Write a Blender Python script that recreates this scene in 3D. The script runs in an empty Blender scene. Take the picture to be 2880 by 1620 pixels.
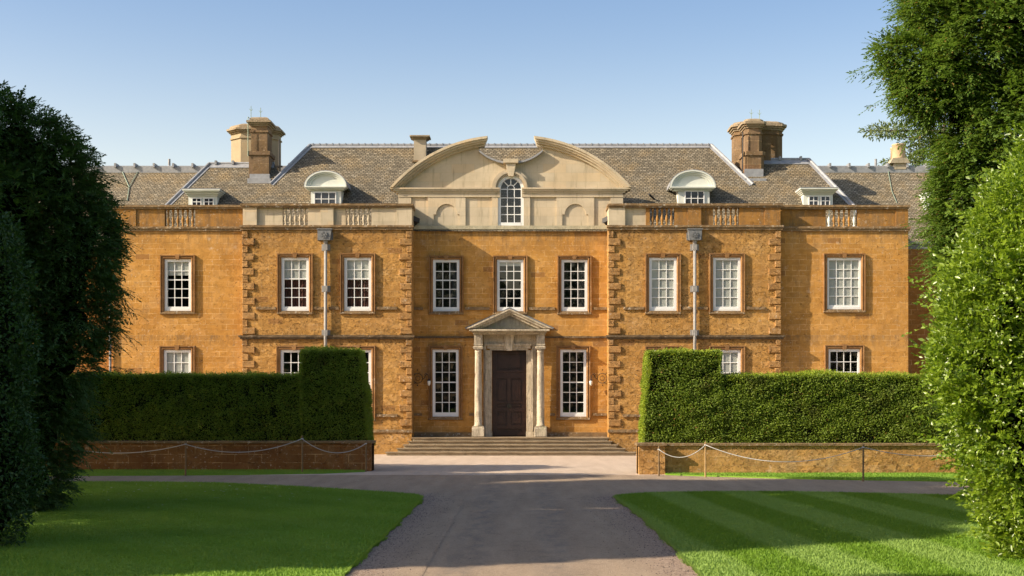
import bpy, math, random
import numpy as np
from mathutils import Vector, Matrix
rng = np.random.default_rng(7)
random.seed(7)
sc = bpy.context.scene
COL = sc.collection
R = math.radians
D2 = 2880 / 2576.0

# ------------------------------------------------------------------ camera maths (metres, photo pixels 2880 x 1620)
EYE, FPX, VX, VY = 2.45, 3600.0, 1486.0, 1130.0
def X(px, Y): return (px - VX) * Y / FPX
def Z(py, Y): return EYE - (py - VY) * Y / FPX
YW, YP, YC, YB = 60.0, 60.43, 61.22, 65.0      # planes: wing fronts, end pavilions, recessed centre, rear range

# ------------------------------------------------------------------ node helpers
class G:
    def __init__(s, name):
        s.m = bpy.data.materials.new(name); s.m.use_nodes = True
        s.t = s.m.node_tree; s.t.nodes.clear()
        s.out = s.t.nodes.new('ShaderNodeOutputMaterial')
        s._pos = None
    def n(s, typ, **kw):
        nd = s.t.nodes.new(typ)
        for k, v in kw.items(): setattr(nd, k, v)
        return nd
    def put(s, sock, v):
        if isinstance(v, bpy.types.NodeSocket): s.t.links.new(v, sock)
        elif v is not None:
            if sock.type == 'RGBA' and len(v) == 3: v = (*v, 1)
            sock.default_value = v
    def pos(s):
        if s._pos is None: s._pos = s.n('ShaderNodeNewGeometry').outputs['Position']
        return s._pos
    def objc(s): return s.n('ShaderNodeTexCoord').outputs['Object']
    def scale(s, vec, sc3, loc=(0, 0, 0)):
        nd = s.n('ShaderNodeMapping'); s.put(nd.inputs['Vector'], vec)
        nd.inputs['Scale'].default_value = sc3; nd.inputs['Location'].default_value = loc
        return nd.outputs[0]
    def noise(s, vec, scale, detail=4, rough=.55, dist=0.):
        nd = s.n('ShaderNodeTexNoise'); s.put(nd.inputs['Vector'], vec)
        nd.inputs['Scale'].default_value = scale; nd.inputs['Detail'].default_value = detail
        nd.inputs['Roughness'].default_value = rough; nd.inputs['Distortion'].default_value = dist
        return nd.outputs['Fac']
    def voro(s, vec, scale, out='Distance', feature='F1', rnd=1.):
        nd = s.n('ShaderNodeTexVoronoi', feature=feature); s.put(nd.inputs['Vector'], vec)
        nd.inputs['Scale'].default_value = scale; nd.inputs['Randomness'].default_value = rnd
        return nd.outputs[out]
    def ramp(s, fac, stops, interp='LINEAR'):
        nd = s.n('ShaderNodeValToRGB'); s.put(nd.inputs[0], fac); cr = nd.color_ramp; cr.interpolation = interp
        while len(cr.elements) < len(stops): cr.elements.new(.5)
        for e, (p, c) in zip(cr.elements, stops):
            e.position = p; e.color = (*c, 1) if not isinstance(c, (int, float)) else (c, c, c, 1)
        return nd.outputs[0]
    def mix(s, fac, a, b, blend='MIX'):
        nd = s.n('ShaderNodeMix', data_type='RGBA', blend_type=blend)
        s.put(nd.inputs[0], fac); s.put(nd.inputs[6], a); s.put(nd.inputs[7], b)
        return nd.outputs[2]
    def math(s, op, a, b=None, c=None, clamp=False):
        nd = s.n('ShaderNodeMath', operation=op, use_clamp=clamp)
        s.put(nd.inputs[0], a)
        if b is not None: s.put(nd.inputs[1], b)
        if c is not None: s.put(nd.inputs[2], c)
        return nd.outputs[0]
    def mapr(s, v, a, b, c=0., d=1.):
        nd = s.n('ShaderNodeMapRange'); s.put(nd.inputs[0], v)
        for i, q in enumerate((a, b, c, d)): nd.inputs[i + 1].default_value = q
        return nd.outputs[0]
    def sep(s, vec):
        nd = s.n('ShaderNodeSeparateXYZ'); s.put(nd.inputs[0], vec); return nd.outputs
    def comb(s, x=0., y=0., z=0.):
        nd = s.n('ShaderNodeCombineXYZ')
        for i, v in enumerate((x, y, z)): s.put(nd.inputs[i], v)
        return nd.outputs[0]
    def brick(s, vec, w, h, mortar, offset=.5):
        nd = s.n('ShaderNodeTexBrick', offset=offset); s.put(nd.inputs['Vector'], vec)
        nd.inputs['Color1'].default_value = (0, 0, 0, 1); nd.inputs['Color2'].default_value = (1, 1, 1, 1)
        nd.inputs['Mortar'].default_value = (.5, .5, .5, 1); nd.inputs['Scale'].default_value = 1
        nd.inputs['Mortar Size'].default_value = mortar; nd.inputs['Mortar Smooth'].default_value = .3
        nd.inputs['Brick Width'].default_value = w; nd.inputs['Row Height'].default_value = h
        return nd.outputs['Color'], nd.outputs['Fac']
    def bump(s, h, strength=.5, dist=.02, normal=None):
        nd = s.n('ShaderNodeBump'); s.put(nd.inputs['Height'], h)
        nd.inputs['Strength'].default_value = strength; nd.inputs['Distance'].default_value = dist
        if normal is not None: s.put(nd.inputs['Normal'], normal)
        return nd.outputs[0]
    def attr(s, name): return s.n('ShaderNodeAttribute', attribute_name=name).outputs['Fac']
    def bsdf(s, color, rough=.8, normal=None, spec=.3, metal=0.):
        nd = s.n('ShaderNodeBsdfPrincipled')
        s.put(nd.inputs['Base Color'], color); s.put(nd.inputs['Roughness'], rough)
        nd.inputs['Specular IOR Level'].default_value = spec; nd.inputs['Metallic'].default_value = metal
        if normal is not None: s.put(nd.inputs['Normal'], normal)
        return nd.outputs[0]
    def done(s, sh):
        s.t.links.new(sh, s.out.inputs['Surface']); return s.m
    def wallvec(s):
        o = s.sep(s.pos())
        return s.comb(s.math('ADD', o[0], o[1]), o[2], 0.)

M = {}
def ironstone(name, deep, pale, block=True, erosion=1., lichen=.45, w=.66, h=.255, grime=.25):
    g = G(name); p = g.pos(); v = g.wallvec()
    wob = g.noise(p, 1.7, 3)
    o = g.sep(v)
    v2 = g.comb(g.math('MULTIPLY_ADD', wob, .07, o[0]), g.math('MULTIPLY_ADD', wob, .035, o[1]), 0.)
    big = g.noise(p, .55, 5, .6); mid = g.noise(p, 2.6, 6, .65); fine = g.noise(p, 17, 6, .7)
    col = g.mix(g.mapr(big, .32, .68), deep, pale)
    hgt = g.math('MULTIPLY', mid, .4)
    if block:
        bc, bf = g.brick(v2, w, h, .009 if erosion < 1.2 else .006)
        bcs = g.sep(bc)[0]
        dark = tuple(c * .70 for c in deep); lite = (pale[0] * 1.06, pale[1] * 1.16, pale[2] * 1.8)
        col = g.mix(g.math('MULTIPLY', g.mapr(bcs, .3, .0), .24), col, dark)
        col = g.mix(g.math('MULTIPLY', g.mapr(bcs, .62, 1.), .26), col, lite)
        col = g.mix(g.math('MULTIPLY', g.math('LESS_THAN', bcs, .02), .5), col, (.20, .095, .045))
        joint = g.math('MULTIPLY', bf, g.mapr(g.noise(p, 1.5, 4, .7), .42, .6))
        col = g.mix(g.math('MULTIPLY', joint, .78), col, (.80, .55, .28))
        hgt = g.math('MULTIPLY_ADD', joint, .10, hgt)
        hgt = g.math('MULTIPLY_ADD', bcs, .10, hgt)
    col = g.mix(g.math('MULTIPLY', g.mapr(mid, .50, .72), .5), col, tuple(c * .62 for c in deep))
    gre = g.math('MULTIPLY', g.mapr(g.noise(p, 1.1, 7, .7), .52, .72), grime)
    col = g.mix(gre, col, (.21, .155, .10))
    li = g.math('MULTIPLY', g.mapr(g.noise(p, 9, 5, .75), .585, .66), g.mapr(g.noise(p, .7, 3), .36, .58))
    col = g.mix(g.math('MULTIPLY', li, lichen), col, (.58, .50, .40))
    # sparse pitting: delaminated scoops, denser where the face has weathered
    er = g.mapr(g.noise(p, .5, 3), .36, .62, .25, 1.)
    st = g.noise(g.scale(p, (1., 1., 1.35)), 6.5, 5, .68, .4)
    thr = .385 if erosion < 1.2 else .42
    pit = g.math('MULTIPLY', g.mapr(st, thr, thr - .06), er)
    hgt = g.math('MULTIPLY_ADD', pit, -.9, hgt)
    plate = g.mapr(g.noise(g.scale(p, (1., 1., 1.5)), 3.1 if erosion >= 1.2 else 2.2, 9, .62, .5), .485, .515)
    pk = g.math('MULTIPLY', g.math('MULTIPLY', plate, er), .55 if erosion >= 1.2 else .28)
    hgt = g.math('ADD', hgt, pk)
    col = g.mix(g.math('MULTIPLY', g.math('SUBTRACT', 1., plate), .34 if erosion >= 1.2 else .2), col, tuple(c * .62 for c in deep))
    hgt = g.math('MULTIPLY_ADD', fine, .25, hgt)
    streak = g.mapr(g.noise(g.scale(p, (1.6, 1.6, .22)), 1.6, 6, .7), .56, .74)
    col = g.mix(g.math('MULTIPLY', streak, .38), col, (.15, .10, .055))
    if erosion >= 1.2: hgt = g.math('MULTIPLY_ADD', g.math('MULTIPLY', g.noise(p, 4.5, 6, .7), er), .9, hgt)
    col = g.mix(g.math('MULTIPLY', pit, .75), col, tuple(c * .38 for c in deep))
    # soot and damp stains hanging below the cornice and the string course
    z = g.sep(p)[2]
    sz = g.math('MAXIMUM', g.mapr(z, 9.5, 10.55), g.math('MULTIPLY', g.mapr(z, 4.9, 5.5), g.math('LESS_THAN', z, 5.6)))
    drip = g.math('MULTIPLY', sz, g.mapr(g.noise(g.scale(p, (2.2, 2.2, .5)), 2., 7, .75), .42, .62))
    col = g.mix(g.math('MULTIPLY', drip, .6), col, (.13, .09, .055))
    pale = g.math('MULTIPLY', g.mapr(g.noise(p, 1.9, 8, .72), .60, .68), g.mapr(g.noise(p, .33, 2), .45, .6))
    col = g.mix(g.math('MULTIPLY', pale, .5), col, (.58, .46, .33))
    return g.done(g.bsdf(col, .92, g.bump(hgt, min(1., .8 * erosion), .034 * erosion), .15))
M['stone'] = ironstone('ironstone_ashlar', (.405, .195, .044), (.55, .292, .076), lichen=.65, grime=.38)
M['stone_rough'] = ironstone('ironstone_weathered', (.37, .188, .050), (.54, .30, .088), erosion=1.4, lichen=.75, grime=.45)
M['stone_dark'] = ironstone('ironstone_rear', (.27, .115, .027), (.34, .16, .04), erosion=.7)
M['quoin'] = ironstone('ironstone_quoin', (.31, .162, .056), (.46, .262, .098), block=False, erosion=1.3, lichen=.8, grime=.5)
M['parapet'] = ironstone('ironstone_parapet', (.29, .138, .034), (.40, .205, .052), block=False, erosion=.8, lichen=1., grime=.6)
M['moulding'] = ironstone('ironstone_moulding', (.205, .104, .040), (.335, .182, .073), block=False, erosion=.7, lichen=.5, grime=.35)
M['chimstone'] = ironstone('ironstone_chimney', (.155, .098, .05), (.25, .158, .08), w=.8, h=.6, erosion=.8, lichen=.5, grime=.5)
M['gardenwall_dark'] = ironstone('ironstone_garden_wall_dark', (.17, .07, .025), (.26, .125, .04), erosion=1.1, lichen=1., w=.95, h=.3, grime=.4)  # darker tone of the wall stone, for the left wall
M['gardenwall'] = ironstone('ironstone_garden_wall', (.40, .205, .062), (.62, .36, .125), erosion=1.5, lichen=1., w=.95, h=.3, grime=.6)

def limestone(name, deep, pale, w=1.1, h=.42, stain=.5, joint_amt=.25):
    g = G(name); p = g.pos(); v = g.wallvec()
    big = g.noise(p, .8, 4, .6); bc, bf = g.brick(v, w, h, .006)
    col = g.mix(g.mapr(big, .3, .7), deep, pale)
    b = g.sep(bc)[0]
    col = g.mix(g.math('MULTIPLY', g.mapr(b, .8, 1.), .35), col, (pale[0] * 1.05, pale[1] * .88, pale[2] * .66))
    col = g.mix(g.math('MULTIPLY', g.mapr(b, .2, 0.), .3), col, tuple(c * .82 for c in deep))
    col = g.mix(g.math('MULTIPLY', bf, joint_amt), col, (.34, .27, .17))
    streak = g.noise(g.scale(p, (3., 3., .35)), 2.2, 5, .65)
    col = g.mix(g.math('MULTIPLY', g.mapr(streak, .55, .78), stain), col, (.2, .17, .11))
    fleck = g.mapr(g.noise(p, 14, 5, .7), .62, .74)
    col = g.mix(g.math('MULTIPLY', fleck, .35), col, (.25, .22, .15))
    hgt = g.math('MULTIPLY_ADD', bf, -.3, g.noise(p, 11, 6, .65))
    return g.done(g.bsdf(col, .88, g.bump(hgt, .35, .012), .2))
M['cream'] = limestone('cream_limestone', (.42, .35, .245), (.57, .48, .345), joint_amt=.5, stain=.75)
M['cream_buff'] = limestone('buff_limestone', (.28, .225, .145), (.38, .305, .20), stain=.7, joint_amt=.5)
M['cream_grey'] = limestone('weathered_limestone', (.33, .28, .20), (.46, .39, .29), stain=.85)
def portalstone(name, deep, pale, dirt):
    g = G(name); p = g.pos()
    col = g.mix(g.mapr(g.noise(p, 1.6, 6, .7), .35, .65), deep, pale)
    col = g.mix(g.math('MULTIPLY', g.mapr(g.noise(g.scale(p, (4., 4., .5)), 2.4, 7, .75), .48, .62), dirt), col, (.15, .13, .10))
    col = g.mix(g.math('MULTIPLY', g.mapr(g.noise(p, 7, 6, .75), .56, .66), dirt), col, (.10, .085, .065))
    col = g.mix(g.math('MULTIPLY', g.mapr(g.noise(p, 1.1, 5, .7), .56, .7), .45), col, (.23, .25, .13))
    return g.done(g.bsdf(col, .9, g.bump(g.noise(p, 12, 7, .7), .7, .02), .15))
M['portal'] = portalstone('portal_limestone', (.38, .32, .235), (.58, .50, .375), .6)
M['portal_dark'] = portalstone('dark_portal_limestone', (.20, .195, .165), (.31, .29, .235), .55)  # darker, greyer tone of the portal stone, for the tympanum

def coping(name, a, b, spots):
    g = G(name); p = g.pos()
    col = g.mix(g.mapr(g.noise(p, 2., 6, .65), .32, .68), a, b)
    sp = g.mapr(g.noise(p, 6, 6, .78), .56, .66)
    col = g.mix(g.math('MULTIPLY', sp, spots), col, (.56, .52, .44))
    col = g.mix(g.math('MULTIPLY', g.mapr(g.noise(p, 4.5, 5, .7), .6, .72), .6), col, (.06, .05, .035))
    return g.done(g.bsdf(col, .93, g.bump(g.noise(p, 8, 7, .7), .9, .04), .15))
M['coping'] = coping('lichened_coping', (.155, .105, .058), (.26, .168, .082), .85)
M['coping_dark'] = coping('dark_string_course', (.085, .062, .04), (.16, .11, .062), .25)
M['coping_cream'] = coping('attic_base_coping', (.35, .31, .21), (.46, .42, .30), .2)
M['cap'] = coping('chimney_capping', (.22, .165, .105), (.33, .265, .18), .35)
M['tread'] = coping('dark_treads', (.20, .15, .095), (.30, .23, .15), .15)  # treads and nosings in a darker tone than the risers
M['step'] = coping('worn_stone_steps', (.30, .235, .15), (.44, .36, .24), .15)

def slates(name, tint=1.):
    g = G(name); p = g.pos(); o = g.sep(p); nrm = g.sep(g.n('ShaderNodeNewGeometry').outputs['Normal'])
    side = g.math('GREATER_THAN', g.math('ABSOLUTE', nrm[0]), .5)
    ux = g.math('ADD', g.math('MULTIPLY', o[0], g.math('SUBTRACT', 1., side)), g.math('MULTIPLY', o[1], side))
    wob = g.noise(p, 1.4, 3)
    w2 = g.noise(p, 4.5, 3)
    v = g.comb(g.math('MULTIPLY_ADD', wob, .25, g.math('MULTIPLY_ADD', w2, .10, ux)), g.math('MULTIPLY_ADD', wob, .10, g.math('MULTIPLY_ADD', w2, .035, g.math('MULTIPLY', o[2], 1.414))), 0.)
    bc, bf = g.brick(v, .19, .135, .017)
    b = g.math('ADD', g.math('MULTIPLY', g.sep(bc)[0], .55), g.math('MULTIPLY', g.noise(p, 7, 6, .75), .55))
    t = tint
    col = g.ramp(b, [(.1, (.092 * t, .078 * t, .056 * t)), (.4, (.158 * t, .134 * t, .095 * t)), (.7, (.218 * t, .184 * t, .13 * t)), (.86, (.29 * t, .25 * t, .182 * t)), (.95, (.46, .42, .36))])
    col = g.mix(g.mapr(g.noise(p, .8, 6, .65), .48, .7), col, g.mix(.5, col, (.34, .235, .11)))
    col = g.mix(g.math('MULTIPLY', g.mapr(g.noise(p, 12, 6, .8), .62, .7), .7), col, (.55, .52, .46))
    rowz = g.math('FRACT', g.math('DIVIDE', g.sep(v)[1], .135))
    hgt = g.math('ADD', g.math('MULTIPLY', rowz, -.9), g.math('MULTIPLY', b, .5))
    hgt = g.math('MULTIPLY_ADD', bf, -.8, hgt); hgt = g.math('MULTIPLY_ADD', g.noise(p, 15, 4), .5, hgt)
    col = g.mix(g.math('MULTIPLY', bf, .85), col, (.03, .026, .02))
    return g.done(g.bsdf(col, .95, g.bump(hgt, .9, .035), .1))
M['slate'] = slates('stone_slates', .97); M['slate_rear'] = slates('stone_slates_rear', 1.15)

def simple(name, col, rough=.6, spec=.4, metal=0., noise=0., nscale=6., bump=0., col2=None):
    g = G(name); p = g.pos(); c = col; nrm = None
    if noise or col2:
        f = g.noise(p, nscale, 5, .65)
        c = g.mix(g.mapr(f, .3, .7), col, col2 or tuple(q * (1 - noise) for q in col))
        if bump: nrm = g.bump(f, bump, .01)
    return g.done(g.bsdf(c, rough, nrm, spec, metal))
M['lead'] = simple('sheet_lead', (.31, .315, .33), .55, .5, .0, .35, 5., .3)
M['lead_dark'] = simple('cast_lead', (.20, .205, .21), .6, .4, 0., .5, 14., .5)
M['pipe'] = simple('lead_pipe', (.30, .285, .265), .6, .4, 0., .3, 5.)
M['white'] = simple('white_paint', (.74, .74, .72), .45, .4, 0., .06, 3.)
M['offwhite'] = simple('dormer_paint', (.66, .68, .62), .55, .3, 0., .12, 3.)
M['blind'] = simple('window_blind', (.52, .52, .47), .9, .1, 0., .08, 2.)
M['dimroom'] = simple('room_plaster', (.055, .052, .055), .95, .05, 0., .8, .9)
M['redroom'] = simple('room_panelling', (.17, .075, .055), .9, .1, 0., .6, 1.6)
M['red_curtain'] = simple('red_brown_curtain', (.16, .075, .06), .9, .1, 0., .5, 2.); M['net_curtain'] = simple('grey_net_curtain', (.16, .165, .17), .9, .1, 0., .5, 3.)
M['door'] = simple('oak_door', (.052, .026, .017), .42, .45, 0., .5, 3.)
M['iron'] = simple('black_iron', (.018, .016, .015), .6, .4)
M['opal'] = simple('opal_glass', (.72, .70, .63), .25, .5)
M['verdigris'] = simple('copper_tape', (.25, .32, .25), .7, .3)
M['terracotta'] = simple('buff_terracotta', (.50, .36, .22), .8, .2, 0., .2, 5.)
M['rope'] = simple('white_rope', (.42, .42, .40), .8, .2)
M['post'] = simple('stained_timber', (.24, .16, .085), .8, .2, 0., .4, 9.)
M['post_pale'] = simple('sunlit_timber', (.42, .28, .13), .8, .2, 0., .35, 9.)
M['bronze'] = simple('bronze_knocker', (.055, .05, .04), .4, .5, .6)

g = G('window_glass')
tr = g.n('ShaderNodeBsdfTransparent'); tr.inputs[0].default_value = (.86, .88, .88, 1)
gl = g.n('ShaderNodeBsdfGlossy'); gl.inputs['Roughness'].default_value = .02
g.put(gl.inputs['Normal'], g.bump(g.noise(g.pos(), .9, 1), .03, .02))
fr = g.n('ShaderNodeLayerWeight')
mx = g.n('ShaderNodeMixShader'); g.put(mx.inputs[0], g.math('MULTIPLY_ADD', g.math('POWER', fr.outputs['Facing'], 5.), .94, .06)); g.t.links.new(tr.outputs[0], mx.inputs[1]); g.t.links.new(gl.outputs[0], mx.inputs[2])
M['glass'] = g.done(mx.outputs[0])

def leafmat(name, dark, lite, rough=.45, spec=.4, transl=.25, brown=None, thin=None):
    g = G(name); r = g.attr('rnd'); p = g.pos()
    f = g.math('MULTIPLY_ADD', g.noise(p, .9, 4), .55, g.math('MULTIPLY', r, .55), clamp=True)
    col = g.mix(f, dark, lite)
    if brown is not None:
        col = g.mix(g.math('GREATER_THAN', r, 1 - brown[0]), col, brown[1])
    if thin is not None: col = g.mix(g.math('MULTIPLY', g.mapr(g.noise(p, 1.1, 5, .65), .56, .7), thin[0]), col, thin[1])
    b = g.bsdf(col, rough, None, spec)
    t = g.n('ShaderNodeBsdfTranslucent'); g.put(t.inputs[0], g.mix(.5, col, (lite[0] * 1.2, lite[1] * 1.25, lite[2] * .5)))
    mx = g.n('ShaderNodeMixShader'); mx.inputs[0].default_value = transl
    g.t.links.new(b, mx.inputs[1]); g.t.links.new(t.outputs[0], mx.inputs[2])
    return g.done(mx.outputs[0])
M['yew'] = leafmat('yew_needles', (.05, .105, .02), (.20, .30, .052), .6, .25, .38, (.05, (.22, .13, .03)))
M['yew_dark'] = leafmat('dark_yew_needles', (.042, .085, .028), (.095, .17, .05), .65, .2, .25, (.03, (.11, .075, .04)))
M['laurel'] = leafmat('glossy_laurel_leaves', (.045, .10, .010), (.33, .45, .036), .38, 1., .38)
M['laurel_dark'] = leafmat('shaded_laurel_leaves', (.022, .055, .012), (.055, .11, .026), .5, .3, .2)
M['hedge'] = leafmat('clipped_yew', (.075, .13, .012), (.27, .36, .04), .55, .3, .35, (.02, (.24, .13, .03)), (.6, (.10, .085, .028)))
M['hedge_sunlit'] = leafmat('fresh_and_sunlit_yew', (.20, .28, .022), (.40, .46, .05), .6, .25, .35)  # new growth colour that also paints sunlight on hedge top and left end
M['beech'] = leafmat('broadleaf', (.03, .06, .012), (.08, .14, .03), .5, .3, .25)
M['cedar'] = leafmat('cedar_needles', (.09, .12, .05), (.20, .24, .10), .7, .2, .2)
M['bark'] = simple('bark', (.07, .05, .035), .95, .1, 0., .5, 8., .8)
M['core'] = simple('dark_core_fill', (.008, .011, .006), 1., 0., 0., .5, 3.)  # near-black fill: shade inside crowns and hedges put into the colour

# ------------------------------------------------------------------ mesh helpers
class MB:
    def __init__(s): s.v = []; s.f = []
    def add(s, vs, fs):
        b = len(s.v); s.v += [tuple(v) for v in vs]; s.f += [tuple(i + b for i in f) for f in fs]; return s
    def box(s, x0, x1, y0, y1, z0, z1, jit=0.):
        vs = [(x, y, z) for z in (z0, z1) for x, y in ((x0, y0), (x1, y0), (x1, y1), (x0, y1))]
        if jit: vs = [tuple(c + random.uniform(-jit, jit) for c in v) for v in vs]
        return s.add(vs, [(0, 3, 2, 1), (4, 5, 6, 7), (0, 1, 5, 4), (1, 2, 6, 5), (2, 3, 7, 6), (3, 0, 4, 7)])
    def cham(s, x0, x1, y0, y1, z0, z1, c=.015, jit=0.):
        "block whose front (-y) edges are chamfered"
        vs = [(x, y1, z) for x, z in ((x0, z0), (x1, z0), (x1, z1), (x0, z1))]
        vs += [(x, y0 + c, z) for x, z in ((x0, z0), (x1, z0), (x1, z1), (x0, z1))]
        vs += [(x, y0, z) for x, z in ((x0 + c, z0 + c), (x1 - c, z0 + c), (x1 - c, z1 - c), (x0 + c, z1 - c))]
        if jit: vs = vs[:4] + [tuple(q + random.uniform(-jit, jit) for q in v) for v in vs[4:]]
        fs = [(8, 9, 10, 11)]
        for a in range(4):
            b = (a + 1) % 4
            fs += [(a, b, 4 + b, 4 + a), (4 + a, 4 + b, 8 + b, 8 + a)]
        return s.add(vs, fs)
    def prism(s, poly, y0, y1):
        "polygon in XZ, extruded along Y"
        n = len(poly); vs = [(x, y0, z) for x, z in poly] + [(x, y1, z) for x, z in poly]
        a = sum(poly[i][0] * poly[(i + 1) % n][1] - poly[(i + 1) % n][0] * poly[i][1] for i in range(n))
        idx = list(range(n)) if a > 0 else list(range(n))[::-1]
        fs = [tuple(idx), tuple(i + n for i in idx[::-1])]
        for k in range(n):
            i, j = idx[k], idx[(k + 1) % n]; fs.append((i, i + n, j + n, j)[::-1] if False else (j, i, i + n, j + n))
        return s.add(vs, fs)
    def prismz(s, poly, z0, z1):
        n = len(poly); vs = [(x, y, z0) for x, y in poly] + [(x, y, z1) for x, y in poly]
        a = sum(poly[i][0] * poly[(i + 1) % n][1] - poly[(i + 1) % n][0] * poly[i][1] for i in range(n))
        idx = list(range(n)) if a > 0 else list(range(n))[::-1]
        fs = [tuple(idx[::-1]), tuple(i + n for i in idx)]
        for k in range(n):
            i, j = idx[k], idx[(k + 1) % n]; fs.append((i, j, j + n, i + n))
        return s.add(vs, fs)
    def frame(s, half, h, prof, z0=0., closed=False):
        "mitred moulding round a window opening: prof = [(outward, y)], three sides"
        rings = []
        for u, y in prof:
            rings.append([(-half - u, y, z0), (-half - u, y, h + u), (half + u, y, h + u), (half + u, y, z0)])
        vs = [p for r in rings for p in r]; fs = []
        for i in range(len(prof) - 1):
            for k in range(3):
                a = i * 4 + k; fs.append((a, a + 4, a + 5, a + 1))
        n = len(prof)
        fs.append(tuple(i * 4 for i in range(n))[::-1]); fs.append(tuple(i * 4 + 3 for i in range(n)))
        return s.add(vs, fs)
    def lathe(s, prof, cx=0., cy=0., z0=0., seg=12):
        vs = []; fs = []
        for r, z in prof:
            for k in range(seg):
                t = 2 * math.pi * k / seg; vs.append((cx + r * math.cos(t), cy + r * math.sin(t), z0 + z))
        for i in range(len(prof) - 1):
            for k in range(seg):
                a = i * seg + k; b = i * seg + (k + 1) % seg; fs.append((a, b, b + seg, a + seg))
        fs.append(tuple(range(seg))[::-1]); fs.append(tuple(range((len(prof) - 1) * seg, len(prof) * seg)))
        return s.add(vs, fs)
    def tube(s, pts, r, seg=6, r1=None):
        pts = [Vector(p) for p in pts]; n = len(pts); vs = []; fs = []
        for i, p in enumerate(pts):
            d = (pts[min(i + 1, n - 1)] - pts[max(i - 1, 0)]).normalized()
            u = d.cross(Vector((0, 0, 1)) if abs(d.z) < .9 else Vector((1, 0, 0))).normalized(); w = d.cross(u)
            rr = r if r1 is None else r + (r1 - r) * i / (n - 1)
            for k in range(seg):
                t = 2 * math.pi * k / seg; vs.append(p + u * (rr * math.cos(t)) + w * (rr * math.sin(t)))
        for i in range(n - 1):
            for k in range(seg):
                a = i * seg + k; b = i * seg + (k + 1) % seg; fs.append((a, b, b + seg, a + seg))
        fs.append(tuple(range(seg))[::-1]); fs.append(tuple(range((n - 1) * seg, n * seg)))
        return s.add(vs, fs)
    def strip(s, A, B, y0, y1):
        "solid between two XZ polylines of equal length, from y0 (front) to y1"
        n = len(A); vs = [(x, y0, z) for x, z in A] + [(x, y0, z) for x, z in B] + [(x, y1, z) for x, z in A] + [(x, y1, z) for x, z in B]; fs = []
        for i in range(n - 1):
            a, b, c, d = i, n + i, 2 * n + i, 3 * n + i
            fs += [(a, a + 1, b + 1, b), (c, d, d + 1, c + 1), (a, c, c + 1, a + 1), (b, b + 1, d + 1, d)]
        fs += [(0, n, 3 * n, 2 * n), (n - 1, 3 * n - 1, 4 * n - 1, 2 * n - 1)]
        return s.add(vs, fs)
    def mesh(s, name, mats, smooth=False, loc=(0, 0, 0)):
        me = bpy.data.meshes.new(name)
        me.from_pydata([(v[0] - loc[0], v[1] - loc[1], v[2] - loc[2]) for v in s.v], [], s.f); me.update()
        for m in (mats if isinstance(mats, (list, tuple)) else [mats]): me.materials.append(m)
        if smooth: me.polygons.foreach_set('use_smooth', [True] * len(me.polygons))
        return me

WLOC = {}
def link(name, me, parent=None, loc=None):
    o = bpy.data.objects.new(name, me); COL.objects.link(o)
    if parent is not None:
        o.parent = parent
        if parent.name in WLOC: o.matrix_parent_inverse = Matrix.Translation(-Vector(WLOC[parent.name]))
    if loc is not None: o.location = loc
    return o
def part(name, mb, mat, parent=None, smooth=False, label=None):
    "a mesh built in world coordinates"
    o = link(name, mb.mesh(name, M[mat] if isinstance(mat, str) else mat, smooth), parent)
    if label: o['label'] = label
    return o
def sub(name, mb, mat, parent, smooth=False):
    "a sub-part of a part that is itself in world coordinates (or shares local coordinates)"
    o = bpy.data.objects.new(name, mb.mesh(name, M[mat] if isinstance(mat, str) else mat, smooth)); COL.objects.link(o)
    o.parent = parent; return o
def tag(o, label=None, cat=None, group=None, kind=None):
    for k, v in (('label', label), ('category', cat), ('group', group), ('kind', kind)):
        if v: o[k] = v
    return o
def empty(name, loc):
    o = bpy.data.objects.new(name, None); COL.objects.link(o); o.location = loc; o.empty_display_size = .2
    WLOC[o.name] = loc; return o
def copy_tree(o, parent=None):
    c = o.copy(); COL.objects.link(c)
    if parent is not None: c.parent = parent
    for ch in list(o.children): copy_tree(ch, c)
    return c

# ================================================================== THE HOUSE
house = empty('country_house', (-0.83, 60.0, 0.0))
tag(house, 'long golden ironstone country house with cream broken pediment, sash windows and stone slate roof', 'house')

def xw(d): return X(d * D2, YW)           # photo columns measured on the wings
def zw(d): return Z(d * D2, YW)
def wall_grid(mb, x0, x1, z0, z1, Y, ops, depth=.2):
    xs = sorted({x0, x1, *[v for o in ops for v in o[:2]]}); zs = sorted({z0, z1, *[v for o in ops for v in o[2:]]})
    for i in range(len(xs) - 1):
        for k in range(len(zs) - 1):
            cx, cz = (xs[i] + xs[i + 1]) / 2, (zs[k] + zs[k + 1]) / 2
            if any(a < cx < b and c < cz < d for a, b, c, d in ops): continue
            mb.add([(xs[i], Y, zs[k]), (xs[i + 1], Y, zs[k]), (xs[i + 1], Y, zs[k + 1]), (xs[i], Y, zs[k + 1])], [(0, 1, 2, 3)])
    for a, b, c, d in ops:
        q = [(a, c), (b, c), (b, d), (a, d)]
        for k in range(4):
            (p, r), (s_, t) = q[k], q[(k + 1) % 4]
            mb.add([(p, Y, r), (p, Y + depth, r), (s_, Y + depth, t), (s_, Y, t)], [(0, 1, 2, 3)])

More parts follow.
